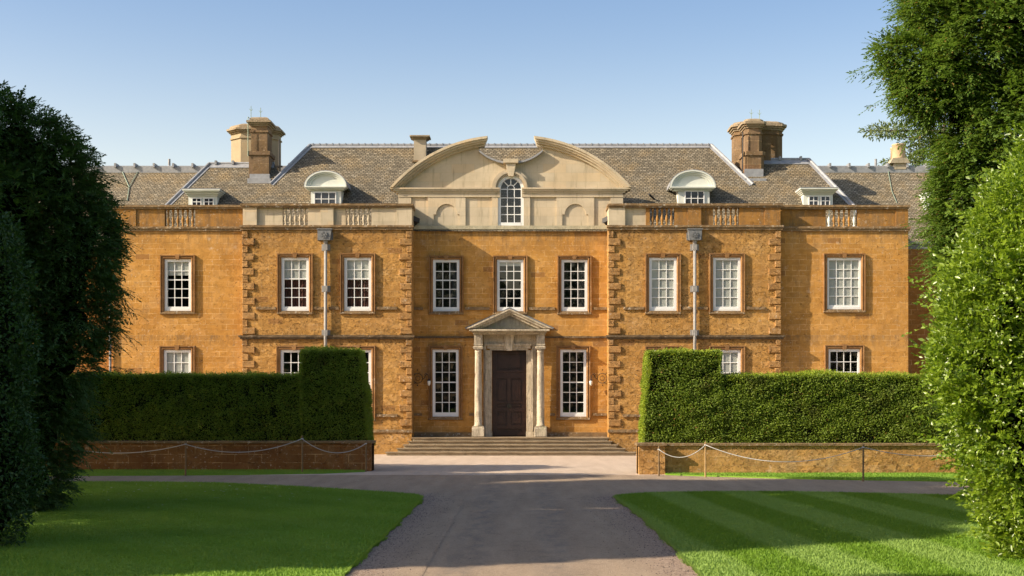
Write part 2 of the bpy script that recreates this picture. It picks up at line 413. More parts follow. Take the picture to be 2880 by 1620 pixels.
# ---- sash windows: frame (the part) > glazing bars, pane, blind, architrave, keystone, sill, room (sub-parts)
WCACHE = {}
def window(d0, d1, e0, e1, Y, nx, ny, blind=0., room='dimroom', arch='moulding', drop_bottom=None):
    px0, px1, py0, py1 = (v * D2 for v in (d0, d1, e0, e1))
    x0, x1, z0, z1 = X(px0, Y), X(px1, Y), Z(py1, Y), Z(py0, Y)
    w, h = round(x1 - x0, 2), round(z1 - z0, 2); cx = (x0 + x1) / 2; loc = (cx, Y, z0)
    key = (w, h, nx, ny, blind, room, arch)
    if key in WCACHE:
        o = WCACHE[key].copy(); COL.objects.link(o); o.location = loc
        for ch in WCACHE[key].children: copy_tree(ch, o)
    else:
        a = w / 2 - .003; sd, tp, bt = .125, .125, .20; m = MB()
        if nx > 3: sd = .09
        m.box(-a, -a + sd, .015, .15, 0, h); m.box(a - sd, a, .015, .15, 0, h)
        m.box(-a + sd, a - sd, .018, .15, h - tp, h); m.box(-a + sd, a - sd, .012, .15, 0, bt * .6); m.box(-a + sd, a - sd, .03, .15, bt * .6, bt)
        o = link('window', m.mesh('window', M['white']), house, loc); WCACHE[key] = o
        gx0, gx1, gz0, gz1 = -a + sd, a - sd, bt, h - tp
        b = MB(); t = .017
        for i in range(1, nx):
            x = gx0 + (gx1 - gx0) * i / nx; b.box(x - t, x + t, .066, .098, gz0, gz1)
        mid = ny // 2
        for k in range(1, ny):
            z = gz0 + (gz1 - gz0) * k / ny; tt = .027 if k == (ny + 1) // 2 else t
            b.box(gx0, gx1, .063, .1, z - tt, z + tt)
        sub('glazing_bars', b, 'white', o)
        g_ = MB().add([(gx0, .085, gz0), (gx1, .085, gz0), (gx1, .085, gz1), (gx0, .085, gz1)], [(0, 1, 2, 3)])
        sub('pane', g_, 'glass', o)
        if blind:
            zb = gz1 - (gz1 - gz0) * blind
            sub('blind', MB().box(gx0 + .002, gx1 - .002, .106, .114, zb, gz1 - .002), 'blind', o)
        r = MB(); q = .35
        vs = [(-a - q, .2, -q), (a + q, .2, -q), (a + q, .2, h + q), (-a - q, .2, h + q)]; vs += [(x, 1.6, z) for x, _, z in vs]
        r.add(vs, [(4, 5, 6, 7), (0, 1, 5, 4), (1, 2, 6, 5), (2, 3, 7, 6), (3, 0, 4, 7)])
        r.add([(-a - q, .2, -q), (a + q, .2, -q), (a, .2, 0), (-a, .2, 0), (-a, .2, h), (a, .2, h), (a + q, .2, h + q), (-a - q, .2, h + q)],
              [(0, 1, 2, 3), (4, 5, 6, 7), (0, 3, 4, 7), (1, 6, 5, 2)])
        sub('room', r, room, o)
        if room == 'redroom' or (nx, ny, blind, round(h, 1)) == (3, 5, 0., 2.5):
            cu = MB(); n_ = 40; full = room == 'redroom'
            xa_, xb_ = (gx0 - .02, gx1 + .02) if full else (gx0 + (gx1 - gx0) * .72, gx1 + .02); vs = []
            for i in range(n_ + 1):
                x = xa_ + (xb_ - xa_) * i / n_; y = .19 + .03 * math.sin(i * 1.35) + .012 * math.sin(i * 3.1)
                vs += [(x, y, 0), (x, y, h)]
            cu.add(vs, [(2 * i, 2 * i + 2, 2 * i + 3, 2 * i + 1) for i in range(n_)]); sub('curtain', cu, 'red_curtain' if full else 'net_curtain', o)
        if arch:
            prof = [(0, .10), (0, -.03), (.03, -.075), (.065, -.095), (.095, -.085), (.11, -.045), (.125, -.04), (.13, -.115), (.185, -.12), (.19, .02)]
            sub('architrave', MB().frame(w / 2, h, prof, z0=-.06), arch, o)
            k = MB(); k.prism([(-.075, h - .015), (.075, h - .015), (.12, h + .215), (-.12, h + .215)], -.125, .02); sub('keystone', k, arch, o)
            s_ = MB(); s_.cham(-a - .2, a + .2, -.10, .10, -.165, -.06, .02); s_.box(-a, a, -.07, .05, -.06, -.002); sub('sill', s_, 'coping', o)
    return (x0, x1, z0, z1)
ops = {}
def W(sec, *a, **k): ops.setdefault(sec, []).append(window(*a, **k))
# first floor
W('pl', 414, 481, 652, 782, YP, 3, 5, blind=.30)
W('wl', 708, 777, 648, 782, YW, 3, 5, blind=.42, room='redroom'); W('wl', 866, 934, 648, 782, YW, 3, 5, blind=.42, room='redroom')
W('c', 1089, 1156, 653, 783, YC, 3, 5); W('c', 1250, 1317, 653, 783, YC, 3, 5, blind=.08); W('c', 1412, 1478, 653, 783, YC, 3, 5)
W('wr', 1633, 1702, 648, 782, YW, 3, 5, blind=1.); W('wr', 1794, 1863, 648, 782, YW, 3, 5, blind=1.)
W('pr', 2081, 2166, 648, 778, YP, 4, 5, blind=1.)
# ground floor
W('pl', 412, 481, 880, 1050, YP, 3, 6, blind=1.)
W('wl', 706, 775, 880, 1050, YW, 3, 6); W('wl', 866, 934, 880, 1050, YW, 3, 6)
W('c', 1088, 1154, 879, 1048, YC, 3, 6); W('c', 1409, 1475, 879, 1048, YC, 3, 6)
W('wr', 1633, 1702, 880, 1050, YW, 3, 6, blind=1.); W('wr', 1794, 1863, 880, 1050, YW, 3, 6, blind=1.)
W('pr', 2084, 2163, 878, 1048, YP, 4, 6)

# ---- outer walls
LX, LW0, LW1, RW0, RW1, RX = 310, 683, 1158, 1712, 2195, 2562
CT = 640                                             # photo row of the main cornice
zt = Z(CT, YW)
for name, sec, p0, p1, Y, mat in (('wall', 'pl', LX, LW0, YP, 'stone'), ('wall', 'wl', LW0, LW1, YW, 'stone_rough'), ('wall', 'wr', RW0, RW1, YW, 'stone_rough'), ('wall', 'pr', RW1, RX, YP, 'stone')):
    mb = MB(); ya = YW if sec[0] == 'p' else Y
    x0, x1 = X(p0, ya), X(p1, ya)
    wall_grid(mb, x0, x1, 0, zt, Y, ops[sec])
    if sec == 'pl': mb.add([(x0, Y, 0), (x0, YB, 0), (x0, YB, zt), (x0, Y, zt)], [(0, 1, 2, 3)])
    if sec == 'pr': mb.add([(x1, Y, 0), (x1, YB, 0), (x1, YB, zt), (x1, Y, zt)], [(0, 1, 2, 3)])
    if sec in ('wl', 'wr'):
        for x in (x0, x1): mb.add([(x, Y, 0), (x, Y + 1.4, 0), (x, Y + 1.4, zt), (x, Y, zt)], [(0, 1, 2, 3)])
    part(name, mb, mat, house)
# recessed centre with the door opening
def xq(z): return X(1280 + z / 3.622, YC)            # portal close-up measurements
def zq(z): return Z(850 + z / 3.622, YC)
door_op = (xq(375), xq(725), .76, zq(490))
mb = MB(); cx0, cx1 = X(LW1, YW), X(RW0, YW)
wall_grid(mb, cx0, cx1, 0, Z(645, YC), YC, ops['c'] + [door_op], .34)
part('wall', mb, 'stone', house)
# rear range, set back behind both ends
mb = MB(); rw = (X(2640 , YB), X(2705, YB), Z(880, YB), Z(745, YB))
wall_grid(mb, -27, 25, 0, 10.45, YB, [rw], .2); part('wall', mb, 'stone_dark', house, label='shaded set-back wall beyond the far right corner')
window(2640 / D2, 2705 / D2, 745 / D2, 880 / D2, YB, 3, 5, arch=None)
part('gutter', MB().box(-27, 25, YB - .14, YB - .02, 10.46, 10.58).box(-27, 25, YB - .06, YB + .05, 10.2, 10.44), 'lead_dark', house)

# ---- quoins, string courses, cornices, plinths
def quoins(px, side, Y, rows):
    "toothed column of long and short blocks; side +1 grows to the right of px"
    mb = MB(); x0 = X(px, Y)
    for i, d in enumerate(rows[:-1]):
        za, zb = zw(rows[i + 1]) + .018, zw(d) - .018
        L = (.56 if i % 2 else .25) + random.uniform(-.03, .03)
        e = .022
        a, b = (x0 - e, x0 + L) if side > 0 else (x0 - L, x0 + e)
        mb.cham(a, b, Y - random.uniform(.055, .085), Y + .1, za, zb, .025, .012)
    return part('quoins', mb, 'quoin', house)
up = [581 + i * 18.62 for i in range(15)]; lo = [852 + i * 18.4 for i in range(13)]
for px, s_ in ((LW0, 1), (LW1, -1), (RW0, 1), (RW1, -1)):
    quoins(px, s_, YW, up); quoins(px, s_, YW, lo)
def rough_box(mb, x0, x1, y0, y1, z0, z1, step=.22, jit=.012):
    "long weathered stone course: front edge slightly uneven"
    n = max(2, int((x1 - x0) / step)); vs = []; fs = []
    for i in range(n + 1):
        x = x0 + (x1 - x0) * i / n; j = [random.uniform(-jit, jit) for _ in range(4)]
        if i in (0, n): j = [0] * 4
        vs += [(x, y0 + j[0], z0 + j[1] * .5), (x, y0 + j[2], z1 + j[3]), (x, y1, z1 + j[3] * .5), (x, y1, z0)]
    for i in range(n):
        a = i * 4
        for k in range(4): fs.append((a + k, a + (k + 1) % 4, a + 4 + (k + 1) % 4, a + 4 + k))
    fs += [(3, 2, 1, 0), (n * 4, n * 4 + 1, n * 4 + 2, n * 4 + 3)]
    mb.add(vs, fs)
for p0, p1, Y, dz, sd in ((LX - 4, LW0 - 3, YP, -.004, 0), (LW0 - 8, LW1 + 5, YW, 0, 1), (RW0 - 5, RW1 + 8, YW, 0, 1), (RW1 + 3, RX + 5, YP, -.004, 0)):
    c = MB(); x0, x1 = X(p0, YW), X(p1, YW)
    rough_box(c, x0, x1, Y - .13, Y + .3, Z(640, YW) + dz, Z(634, YW) + dz)
    c.box(x0 + .03, x1 - .03, Y - .08, Y + .25, Z(647, YW) + dz, Z(640, YW) + dz - .002)
    part('cornice', c, 'coping', house)
    k = MB(); rough_box(k, x0 + .02, x1 - .02, Y - .10, Y + .42, Z(579, YW) + dz, Z(573, YW) + dz, jit=.008)
    k.box(x0 + .05, x1 - .05, Y - .05, Y + .38, Z(584, YW) + dz, Z(579, YW) + dz - .002)
    part('parapet_coping', k, 'coping', house)
for p0, p1 in ((LW0 - 11, LW1 + 8), (RW0 - 8, RW1 + 11)):
    c = MB(); x0, x1 = X(p0, YW), X(p1, YW)
    rough_box(c, x0, x1, YW - .14, YW + .1, Z(949, YW), Z(943, YW), jit=.01); c.box(x0 + .06, x1 - .06, YW - .085, YW + .1, Z(954, YW), Z(949, YW) - .002)
    part('string_course', c, 'coping_dark', house)
    c = MB(); x0, x1 = X(p0 + 10, YW), X(p1 - 10, YW)
    rough_box(c, x0 - .07, x1 + .07, YW - .15, YW + .1, Z(1216, YW), Z(1208, YW)); part('plinth_moulding', c, 'coping', house)
    c = MB(); c.box(x0 - .04, x1 + .04, YW - .10, YW + .1, -.05, Z(1216, YW) - .002); part('plinth', c, 'stone_rough', house)
for xa_, xb_ in ((cx0 + .01, xq(190)), (xq(920), cx1 - .01)):
    c = MB(); rough_box(c, xa_, xb_, YC - .07, YC + .05, Z(951, YC), Z(946, YC), jit=.015); part('string_course', c, 'coping_dark', house)
for xa_, xb_ in ((cx0 + .01, xq(170)), (xq(935), cx1 - .01)): part('plinth', MB().box(xa_, xb_, YC - .09, YC + .05, .7, Z(1216, YC)), 'coping', house)
# broken sill courses either side of the windows, joined to the sills
def sillc(segs, Y, e0, e1):
    mb = MB()
    for a, b in segs:
        x0, x1 = X(a * D2, Y), X(b * D2, Y); mb = MB(); rough_box(mb, x0, x1, Y - .085, Y + .05, Z(e1 * D2, Y), Z(e0 * D2, Y), .15, .016)
        part('sill_course', mb, 'coping', house)
sillc([(644, 694), (789, 814), (827, 853), (947, 999)], YW, 772, 779)
sillc([(1568, 1620), (1715, 1741), (1754, 1780), (1876, 1925)], YW, 772, 779)
sillc([(1036, 1064), (1170, 1232), (1330, 1396), (1494, 1530)], YC, 773, 780)
sillc([(946, 1000)], YW, 1042, 1049); sillc([(1566, 1620)], YW, 1042, 1049)
sillc([(1036, 1062), (1180, 1192)], YC, 1040, 1046); sillc([(1384, 1396), (1492, 1530)], YC, 1040, 1046)

# ---- parapets with balustrades
bal_prof = [(.075, 0), (.075, .07), (.05, .09), (.045, .13), (.085, .25), (.09, .31), (.06, .42), (.042, .5), (.042, .54), (.07, .57), (.045, .60), (.05, .68), (.075, .73), (.075, .83)]
bme = MB().lathe(bal_prof, seg=10).mesh('baluster', M['parapet'], True); bme_c = MB().lathe(bal_prof, seg=10).mesh('baluster', M['cream_grey'], True); bme_w = MB().lathe(bal_prof, seg=10).mesh('baluster', M['offwhite'], True)
zc0, zc1 = Z(634, YW) - .01, Z(583, YW)
def parapet(segs, Y):
    "segs: (px0, px1, kind, material); kind 0 pier, 1 recessed panel, 2 balusters, 3 block between"
    by = {}
    for p0, p1, k, m in segs:
        x0, x1 = X(p0, YW), X(p1, YW)
        if k == 2:
            n = 6 if p1 - p0 > 80 else 5; sp = (x1 - x0) / (n + .3)
            for i in range(n):
                me = bme_c if m == 'cream' else bme
                if m == 'parapet_white_ends': me = bme_w if i in (0, n - 1) else bme
                b = link('baluster', me, house, (x0 + sp * (i + .65), Y + .14, zc0)); b.scale = (.85, .85, (zc1 - zc0) / .83)
        else:
            yf = Y + {0: 0, 1: .12, 3: .05}[k]
            part({0: 'parapet_pier', 1: 'parapet_panel', 3: 'parapet_panel'}[k], MB().box(x0, x1, yf, Y + .33, zc0, zc1), m, house)
z1_ = lambda z: z / 3.22
z2_ = lambda z: 640 + z / 3.22
z4_ = lambda z: 1640 + z / 3.22
z5_ = lambda z: 2080 + z / 3.22
cg = 'cream'
parapet([(LX, z1_(1205), 0, 'parapet'), (z1_(1205), z1_(1465), 3, 'parapet'), (z1_(1465), z1_(1745), 2, 'parapet'), (z1_(1745), LW0 - 1, 3, 'parapet')], YP)
parapet([(LW0, z2_(264), 0, cg), (z2_(264), z2_(495), 1, cg), (z2_(495), z2_(725), 2, cg), (z2_(725), z2_(840), 3, cg), (z2_(840), z2_(958), 0, cg), (z2_(958), z2_(1068), 1, cg), (z2_(1068), z2_(1303), 2, cg), (z2_(1303), z2_(1530), 3, cg), (z2_(1530), LW1, 0, cg)], YW)
parapet([(RW0, z4_(380), 0, cg), (z4_(380), z4_(570), 1, cg), (z4_(570), z4_(605), 3, 'parapet'), (z4_(605), z4_(830), 2, 'parapet'), (z4_(830), z4_(948), 3, 'parapet'), (z4_(948), z4_(1070), 0, 'parapet'), (z4_(1070), z4_(1180), 1, 'parapet'), (z4_(1180), z4_(1415), 2, 'parapet'), (z4_(1415), z4_(1645), 3, 'parapet'), (z4_(1645), RW1, 0, 'parapet')], YW)
parapet([(RW1 + 1, z5_(805), 1, 'parapet'), (z5_(805), z5_(1095), 2, 'parapet_white_ends'), (z5_(1095), z5_(1440), 3, 'parapet'), (z5_(1440), RX, 0, 'parapet')], YP)
for xa_, m, y0 in ((X(LX, YW), 'parapet', YP + .34), (X(RX, YW) - .33, 'parapet', YP + .34)): part('parapet_return', MB().box(xa_, xa_ + .33, y0, YB, zc0, zc1), m, house)
for xa_, s_ in ((cx0 - .33, 1), (cx1, -1)):
    part('parapet_return', MB().box(xa_ + .002, xa_ + .328, YW + .332, YC + .6, zc0, zc1), 'cream', house)
    k = MB(); k.box(xa_ - .05, xa_ + .38, YW + .43, YC + .6, zc1 - .002, Z(573, YW) - .004); part('parapet_coping', k, 'coping', house)

# ---- cream attic with the broken segmental pediment
def xa(z): return X(1080 + z / 3.578, YC)
def za(z): return Z(350 + z / 3.578, YC)
YA = YC + .065                                      # recessed panel plane
mb = MB(); rough_box(mb, cx0 - .0, cx1 + .0, YC - .10, YC + .5, za(1058), za(1020), jit=.004); part('attic_base', mb, 'coping_cream', house)
att = MB()
zb_, ze = za(1022), za(728)
att.box(xa(150), xa(1147), YA, YA + .5, zb_, za(640)); att.box(xa(1408), xa(2402), YA, YA + .5, zb_, za(640))
for a, b in ((145, 273), (820, 823), (1085, 1146), (1409, 1470), (2279, 2405)):
    if b - a > 5: att.box(xa(a), xa(b), YC, YA + .4, zb_ + .002, ze)
def niche_block(l, r, n0, n1, a0, a1):
    cx, rr = (a0 + a1) / 2, (a1 - a0) / 2; imp = 905
    att.box(xa(l), xa(n0), YC, YA + .4, zb_ + .002, ze)
    att.box(xa(n1), xa(r), YC, YA + .4, zb_ + .002, ze)
    arc = [(cx + rr * math.cos(t), imp - rr * math.sin(t)) for t in [math.pi * i / 20 for i in range(21)]]
    poly = [(n1, 728), (n1, imp)] + arc + [(n0, imp), (n0, 728)]
    att.prism([(xa(x), za(z)) for x, z in poly], YC, YA + .4)
niche_block(440, 820, 499, 760, 524, 736); niche_block(1735, 2115, 1794, 2055, 1819, 2031)
part('attic_wall', att, 'cream', house)
for a, b, s0, s1 in ((65, 1166, 0, 1), (1386, 2482, 1, 0)):
    mb = MB()
    for za0, za1, pr, ins in ((640, 656, .17, 0), (656, 672, .13, 28), (672, 690, .07, 55), (690, 730, .025, 76)):
        mb.box(xa(a + (ins if s0 == 0 else 0)), xa(b - (ins if s1 == 0 else 0)), YC - pr, YA + .45, za(za1), za(za0) - .002)
    part('attic_cornice', mb, 'cream', house)
# circle through three points of the outer edge
def circ(p, q, r):
    ax, ay = p; bx, by = q; cx, cy = r; d = 2 * (ax * (by - cy) + bx * (cy - ay) + cx * (ay - by))
    ux = ((ax * ax + ay * ay) * (by - cy) + (bx * bx + by * by) * (cy - ay) + (cx * cx + cy * cy) * (ay - by)) / d
    uy = ((ax * ax + ay * ay) * (cx - bx) + (bx * bx + by * by) * (ax - cx) + (cx * cx + cy * cy) * (bx - ax)) / d
    return ux, uy, math.hypot(ax - ux, ay - uy)
ux, uy, ur = circ((65, 638), (505, 287), (1043, 125))
def arcpts(off, flip, n=26):
    r = ur - off; t0 = math.asin(min(1, (uy - 638) / r)); # angle above horizontal where the band meets the cornice
    t1 = math.atan2(uy - 125, 1043 - ux) ; t1 = math.pi - t1 if t1 < math.pi / 2 else t1
    a0 = math.pi - t0; a1 = math.atan2(uy - 125 - off * .93, 1043 - ux - off * .42)
    pts = [(ux + r * math.cos(a0 + (a1 - a0) * i / n), uy - r * math.sin(a0 + (a1 - a0) * i / n)) for i in range(n + 1)]
    if flip: pts = [(2552 - x, z) for x, z in pts]
    return [(xa(x), za(z)) for x, z in pts]
YT = YC + .22
for fl in (0, 1):
    mb = MB()
    for o0, o1, pr in ((0, 24, .24), (24, 44, .17), (44, 62, .08), (62, 84, -.06)):
        mb.strip(arcpts(o0, fl), arcpts(o1, fl), YC - pr, YT + .25)
    part('pediment_cornice', mb, 'cream', house)
arc = [(1276 + 131 * math.cos(math.pi * i / 24), 640 - 131 * math.sin(math.pi * i / 24)) for i in range(25)]
gap = [(955, 262), (985, 288), (1030, 320), (1080, 346), (1140, 368), (1205, 382)]
inner = []
for i in range(21):
    r = ur - 78; t0 = math.pi - math.asin((uy - 638) / r); a1 = math.atan2(uy - 262, 955 - ux); a = t0 + (a1 - t0) * i / 20
    inner.append((ux + r * math.cos(a), uy - r * math.sin(a)))
half = inner + gap[1:]
poly = half + [(2552 - x, z) for x, z in half[::-1]] + [(1407, 640)] + arc[1:-1] + [(1145, 640)]
part('pediment', MB().prism([(xa(x), za(z)) for x, z in poly], YT, YT + .4), 'cream', house)
for fl in (0, 1):
    mb = MB(); P = [((2552 - x) if fl else x, z) for x, z in gap]
    mb.strip([(xa(x), za(z - 9)) for x, z in P], [(xa(x), za(z + 9)) for x, z in P], YC - .04, YT + .6)
    part('pediment_flashing', mb, 'lead', house)
mb = MB(); mb.box(xa(1200), xa(1350), YC - .2, YT + .45, za(392), za(354)); mb.prism([(xa(1224), za(394)), (xa(1328), za(394)), (xa(1303), za(524)), (xa(1250), za(524))], YC - .12, YT + .2)
part('pediment_keystone', mb, 'cream', house)
mb = MB()
for r0, r1, pr in ((132, 150, .04), (150, 168, .10), (168, 190, .02)):
    f = lambda r: [(xa(1276 + r * math.cos(math.pi * i / 28)), za(640 - r * math.sin(math.pi * i / 28))) for i in range(29)]
    mb.strip(f(r1), f(r0), YC - pr, YT + .05)
part('archivolt', mb, 'cream_grey', house)
# tall arched window
f = lambda r, zc=640: [(xa(1276 + r * math.cos(math.pi * i / 28)), za(zc - r * math.sin(math.pi * i / 28))) for i in range(29)]
mb = MB(); mb.strip(f(131), f(101), YC + .06, YA + .25)
mb.box(xa(1145), xa(1175), YC + .06, YA + .25, za(1022), za(640)); mb.box(xa(1377), xa(1407), YC + .06, YA + .25, za(1022), za(640)); mb.box(xa(1175), xa(1377), YC + .05, YA + .25, za(1022), za(985))
aw = part('window', mb, 'white', house, label='tall round-headed attic window')
b = MB(); y0, y1 = YC + .12, YC + .17
for x in (1241, 1311): b.box(xa(x - 4), xa(x + 4), y0, y1, za(985), za(648))
for z in (648, 735, 820, 903): b.box(xa(1175), xa(1377), y0 - .003, y1 + .003, za(z + 4), za(z - 4))
b.strip(f(39), f(31), y0, y1)
for t in (45, 90, 135):
    c_, s_ = math.cos(R(t)), math.sin(R(t)); n_ = (-s_ * 4, c_ * 4)
    b.strip([(xa(1276 + 37 * c_ + n_[0]), za(640 - 37 * s_ - n_[1])), (xa(1276 + 102 * c_ + n_[0]), za(640 - 102 * s_ - n_[1]))], [(xa(1276 + 37 * c_ - n_[0]), za(640 - 37 * s_ + n_[1])), (xa(1276 + 102 * c_ - n_[0]), za(640 - 102 * s_ + n_[1]))], y0 - .002, y1)
sub('glazing_bars', b, 'white', aw)
pts = [(xa(1172), za(988)), (xa(1380), za(988))] + f(104)
sub('pane', MB().add([(x, YC + .15, z) for x, z in pts], [tuple(range(len(pts)))]), 'glass', aw)
r = MB(); r.box(xa(1100), xa(1452), YT + .41, YT + 2.2, za(1030), za(480)); 
r.f = [fc for i, fc in enumerate(r.f) if i != 2]; sub('room', r, 'dimroom', aw)
mb = MB(); part('chimney_breast', mb, 'cream', house) if False else None

# ---- portal: door, surround, columns, pediment
fz = .78
dr = MB(); dx0, dx1 = door_op[0], door_op[1]; dz1 = door_op[3]; yd = YC + .30
dr.box(dx0 + .004, dx1 - .004, yd + .06, yd + .12, fz, dz1)
def rails(rects, d):
    for a, b, c, e in rects: dr.box(xq(a), xq(b), yd + d, yd + .07, zq(e), zq(c))
rails([(377, 420, 492, 1358), (682, 723, 492, 1358), (528, 566, 735, 1250)], .0)
rails([(420, 682, 492, 520), (420, 682, 685, 740), (420, 682, 740, 775), (420, 528, 1010, 1030), (566, 682, 1010, 1030), (420, 528, 1072, 1115), (566, 682, 1072, 1115), (420, 682, 1250, 1290), (420, 682, 1325, 1358)], .003)
rails([(440, 515, 790, 995), (580, 668, 790, 995), (440, 515, 1130, 1236), (580, 668, 1130, 1236), (436, 520, 1042, 1060), (575, 668, 1042, 1060), (440, 662, 535, 670)], .03)
rails([(388, 712, 694, 712)], -.03)
door = part('door', dr, 'door', house)
kb = MB(); kx, kz = xq(550), zq(1058)
n_ = 16; kb.prism([(kx + .12 * math.cos(2 * math.pi * i / n_), kz + .12 * math.sin(2 * math.pi * i / n_)) for i in range(n_)], yd - .03, yd + .01)
kb.tube([(kx + .07 * math.cos(t), yd - .05, kz + .07 * math.sin(t)) for t in [2 * math.pi * i / 14 for i in range(15)]], .014)
sub('knocker', kb, 'bronze', door)
mb = MB()
for a, b in ((290, 318), (782, 828)): mb.box(xq(a), xq(b), YC - .07, YC + .02, fz, zq(332))
mb.box(xq(318), xq(782), YC - .07, YC + .02, zq(430), zq(332))
for k_, (i0, i1, pr) in enumerate(((0, 18, .05), (18, 46, .10), (46, 66, .165))):
    mb.box(xq(374 - i1), xq(374 - i0), YC - pr, YC + .3, fz + .004, zq(490 - i1 if 0 else 490)); mb.box(xq(726 + i0), xq(726 + i1), YC - pr, YC + .3, fz + .004, zq(490))
    mb.box(xq(374 - i1), xq(726 + i1), YC - pr - .002, YC + .3, zq(490 - i0), zq(490 - i1))
for a, b in ((305, 378), (722, 802)): mb.box(xq(a), xq(b), YC - .175, YC + .31, fz, zq(1318))
surround = part('door_surround', mb, 'portal', house)
mb = MB(); mb.prism([(xq(498), zq(325)), (xq(602), zq(325)), (xq(580), zq(495)), (xq(522), zq(495))], YC - .27, YC + .02); mb.box(xq(492), xq(608), YC - .33, YC + .02, zq(352), zq(326)); sub('keystone', mb, 'portal', surround)
for cxp in (239, 870):
    cx = xq(cxp); cy = YC - .34
    h = zq(490) - zq(1255)
    prof = [(.205, 0), (.215, .03), (.20, .065), (.185, .075), (.183, .12)] + [(.183 - .028 * (i / 10) ** 1.8, .12 + (h - .2) * i / 10) for i in range(11)] + [(.175, h - .05), (.16, h - .03), (.16, h + .02), (.2, h + .07)]
    c = part('column', MB().lathe(prof, cx, cy, zq(1262), 20), 'portal', house, True)
    mb = MB(); mb.cham(xq(cxp - 52), xq(cxp + 50), cy - .23, YC, zq(470), zq(456), .02); mb.box(xq(cxp - 50), xq(cxp + 48), cy - .215, YC, zq(478), zq(470) - .002)
    sub('capital', mb, 'portal', c)
    mb = MB(); mb.cham(xq(cxp - 64), xq(cxp + 63), cy - .27, YC + .02, fz, zq(1276), .03, .012); mb.box(xq(cxp - 58), xq(cxp + 57), cy - .24, YC, zq(1276) + .002, zq(1262)); sub('pedestal', mb, 'portal', c)
    mb = MB(); mb.box(xq(cxp - 41), xq(cxp + 41), cy - .17, YC + .02, zq(455), zq(328))
    for t in (-22, -2, 18): mb.box(xq(cxp + t - 6), xq(cxp + t + 6), cy - .19, cy - .16, zq(425), zq(338))
    mb.box(xq(cxp - 45), xq(cxp + 45), cy - .19, YC, zq(440), zq(428)); sub('entablature_block', mb, 'portal', c)
mb = MB(); L0, R0 = 122, 986
for a, b, z0_, z1_b, pr in ((150, 958, 300, 284, .84), (178, 930, 314, 300, .74), (190, 920, 332, 314, .60)):
    mb.box(xq(a), xq(b), YC - pr, YC + .02, zq(z0_), zq(z1_b) - .002)
def tri(o):  # raking edge offset inward (in close-up units)
    return (L0 + o * 2.6, 276), (556, 78 + o * 1.12), (R0 - o * 2.6, 276)
for o0, o1, pr in ((0, 14, .88), (14, 34, .80), (34, 58, .66)):
    a, b = tri(o0), tri(o1)
    mb.strip([(xq(x), zq(z)) for x, z in a], [(xq(x), zq(z)) for x, z in b], YC - pr, YC + .02)
dp = part('door_pediment', mb, 'portal', house)
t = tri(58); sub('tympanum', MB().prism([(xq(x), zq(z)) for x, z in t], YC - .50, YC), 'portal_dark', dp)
mb = MB(); a = [(96, 262), (556, 52), (1012, 262)]; b = [(122, 280), (556, 82), (986, 280)]
mb.strip([(xq(x), zq(z)) for x, z in a], [(xq(x), zq(z)) for x, z in b], YC - .06, YC + .02); sub('flashing', mb, 'lead_dark', dp)

# ---- entrance steps
rows = [(1158, 1711, 59.86, .78), (1146, 1722, 59.5, .624), (1133, 1737, 59.14, .468), (1115, 1760, 58.76, .312), (1083, 1791, 58.3, .156)]
for i, (p0, p1, yf, z) in enumerate(rows):
    x0, x1 = X(p0, yf), X(p1, yf); yb = rows[i - 1][2] + .1 if i else YC + .1
    mb = MB(); 
    if i == 0: x0, x1 = cx0 + .002, cx1 - .002
    mb.box(x0 + .05, x1 - .05, yf + .05, yb, z - .156, z - .045); s_ = part('step', mb, 'step', house)
    mb = MB(); rough_box(mb, x0, x1, yf, yb, z - .045, z, .4, .006); sub('tread', mb, 'tread', s_)

# ---- roofs
def rp(px, py):
    Y = 52.95 / (1 - (1130 - py) / 3600.); return Vector((X(px, Y), Y, Y - 50.5))
front = [(395, 650), (589, 461), (772, 461), (788, 493), (872, 409), (2001, 409), (2088, 492), (2110, 449), (2275, 449), (2469, 650)]
mb = MB(); P = [rp(*p) for p in front]; mb.add(P, [tuple(range(len(P)))])
def back(a, b): # hip triangle behind a ridge end
    return Vector((b.x, 2 * a.y - b.y, b.z))
hip = [(P[1], P[0]), (P[4], rp(760, 519)), (P[5], rp(2118, 520)), (P[8], P[9])]
for a, b in hip: mb.add([a, b, back(a, b)], [(0, 1, 2)])
mb.add([P[4], P[5], back(P[5], hip[2][1]), back(P[4], hip[1][1])], [(0, 1, 2, 3)])
mb.add([P[1], P[2], back(P[2], P[2] + Vector((0, -3, -3))), back(P[1], P[0])], [(0, 1, 2, 3)]); mb.add([P[7], P[8], back(P[8], P[9]), back(P[7], P[7] + Vector((0, -3, -3)))], [(0, 1, 2, 3)])
roof = part('roof', mb, 'slate', house)
nrm = Vector((0, -1, 1)).normalized()
def leadstrip(mb, a, b, w, up, off=.03):
    d = (b - a); s_ = nrm.cross(d).normalized() * w * up
    mb.add([a + nrm * off, b + nrm * off, b + s_ + nrm * off, a + s_ + nrm * off, a - nrm * .02, b - nrm * .02, b + s_ - nrm * .02, a + s_ - nrm * .02], [(0, 1, 2, 3), (0, 4, 5, 1), (1, 5, 6, 2), (2, 6, 7, 3), (3, 7, 4, 0)])
mb = MB(); ridges = [(P[4], P[5], .24), (P[1], P[2], .36), (P[7], P[8], .42)]
for a, b, w in ridges:
    leadstrip(mb, b, a, w, 1); mb.tube([a + Vector((0, 0, .02)), b + Vector((0, 0, .02))], .075, 8)
n = int((P[5] - P[4]).length / .33)
for i in range(n): q = P[4].lerp(P[5], (i + .5) / n); mb.box(q.x - .025, q.x + .025, q.y - .08, q.y + .05, q.z - .02, q.z + .105)
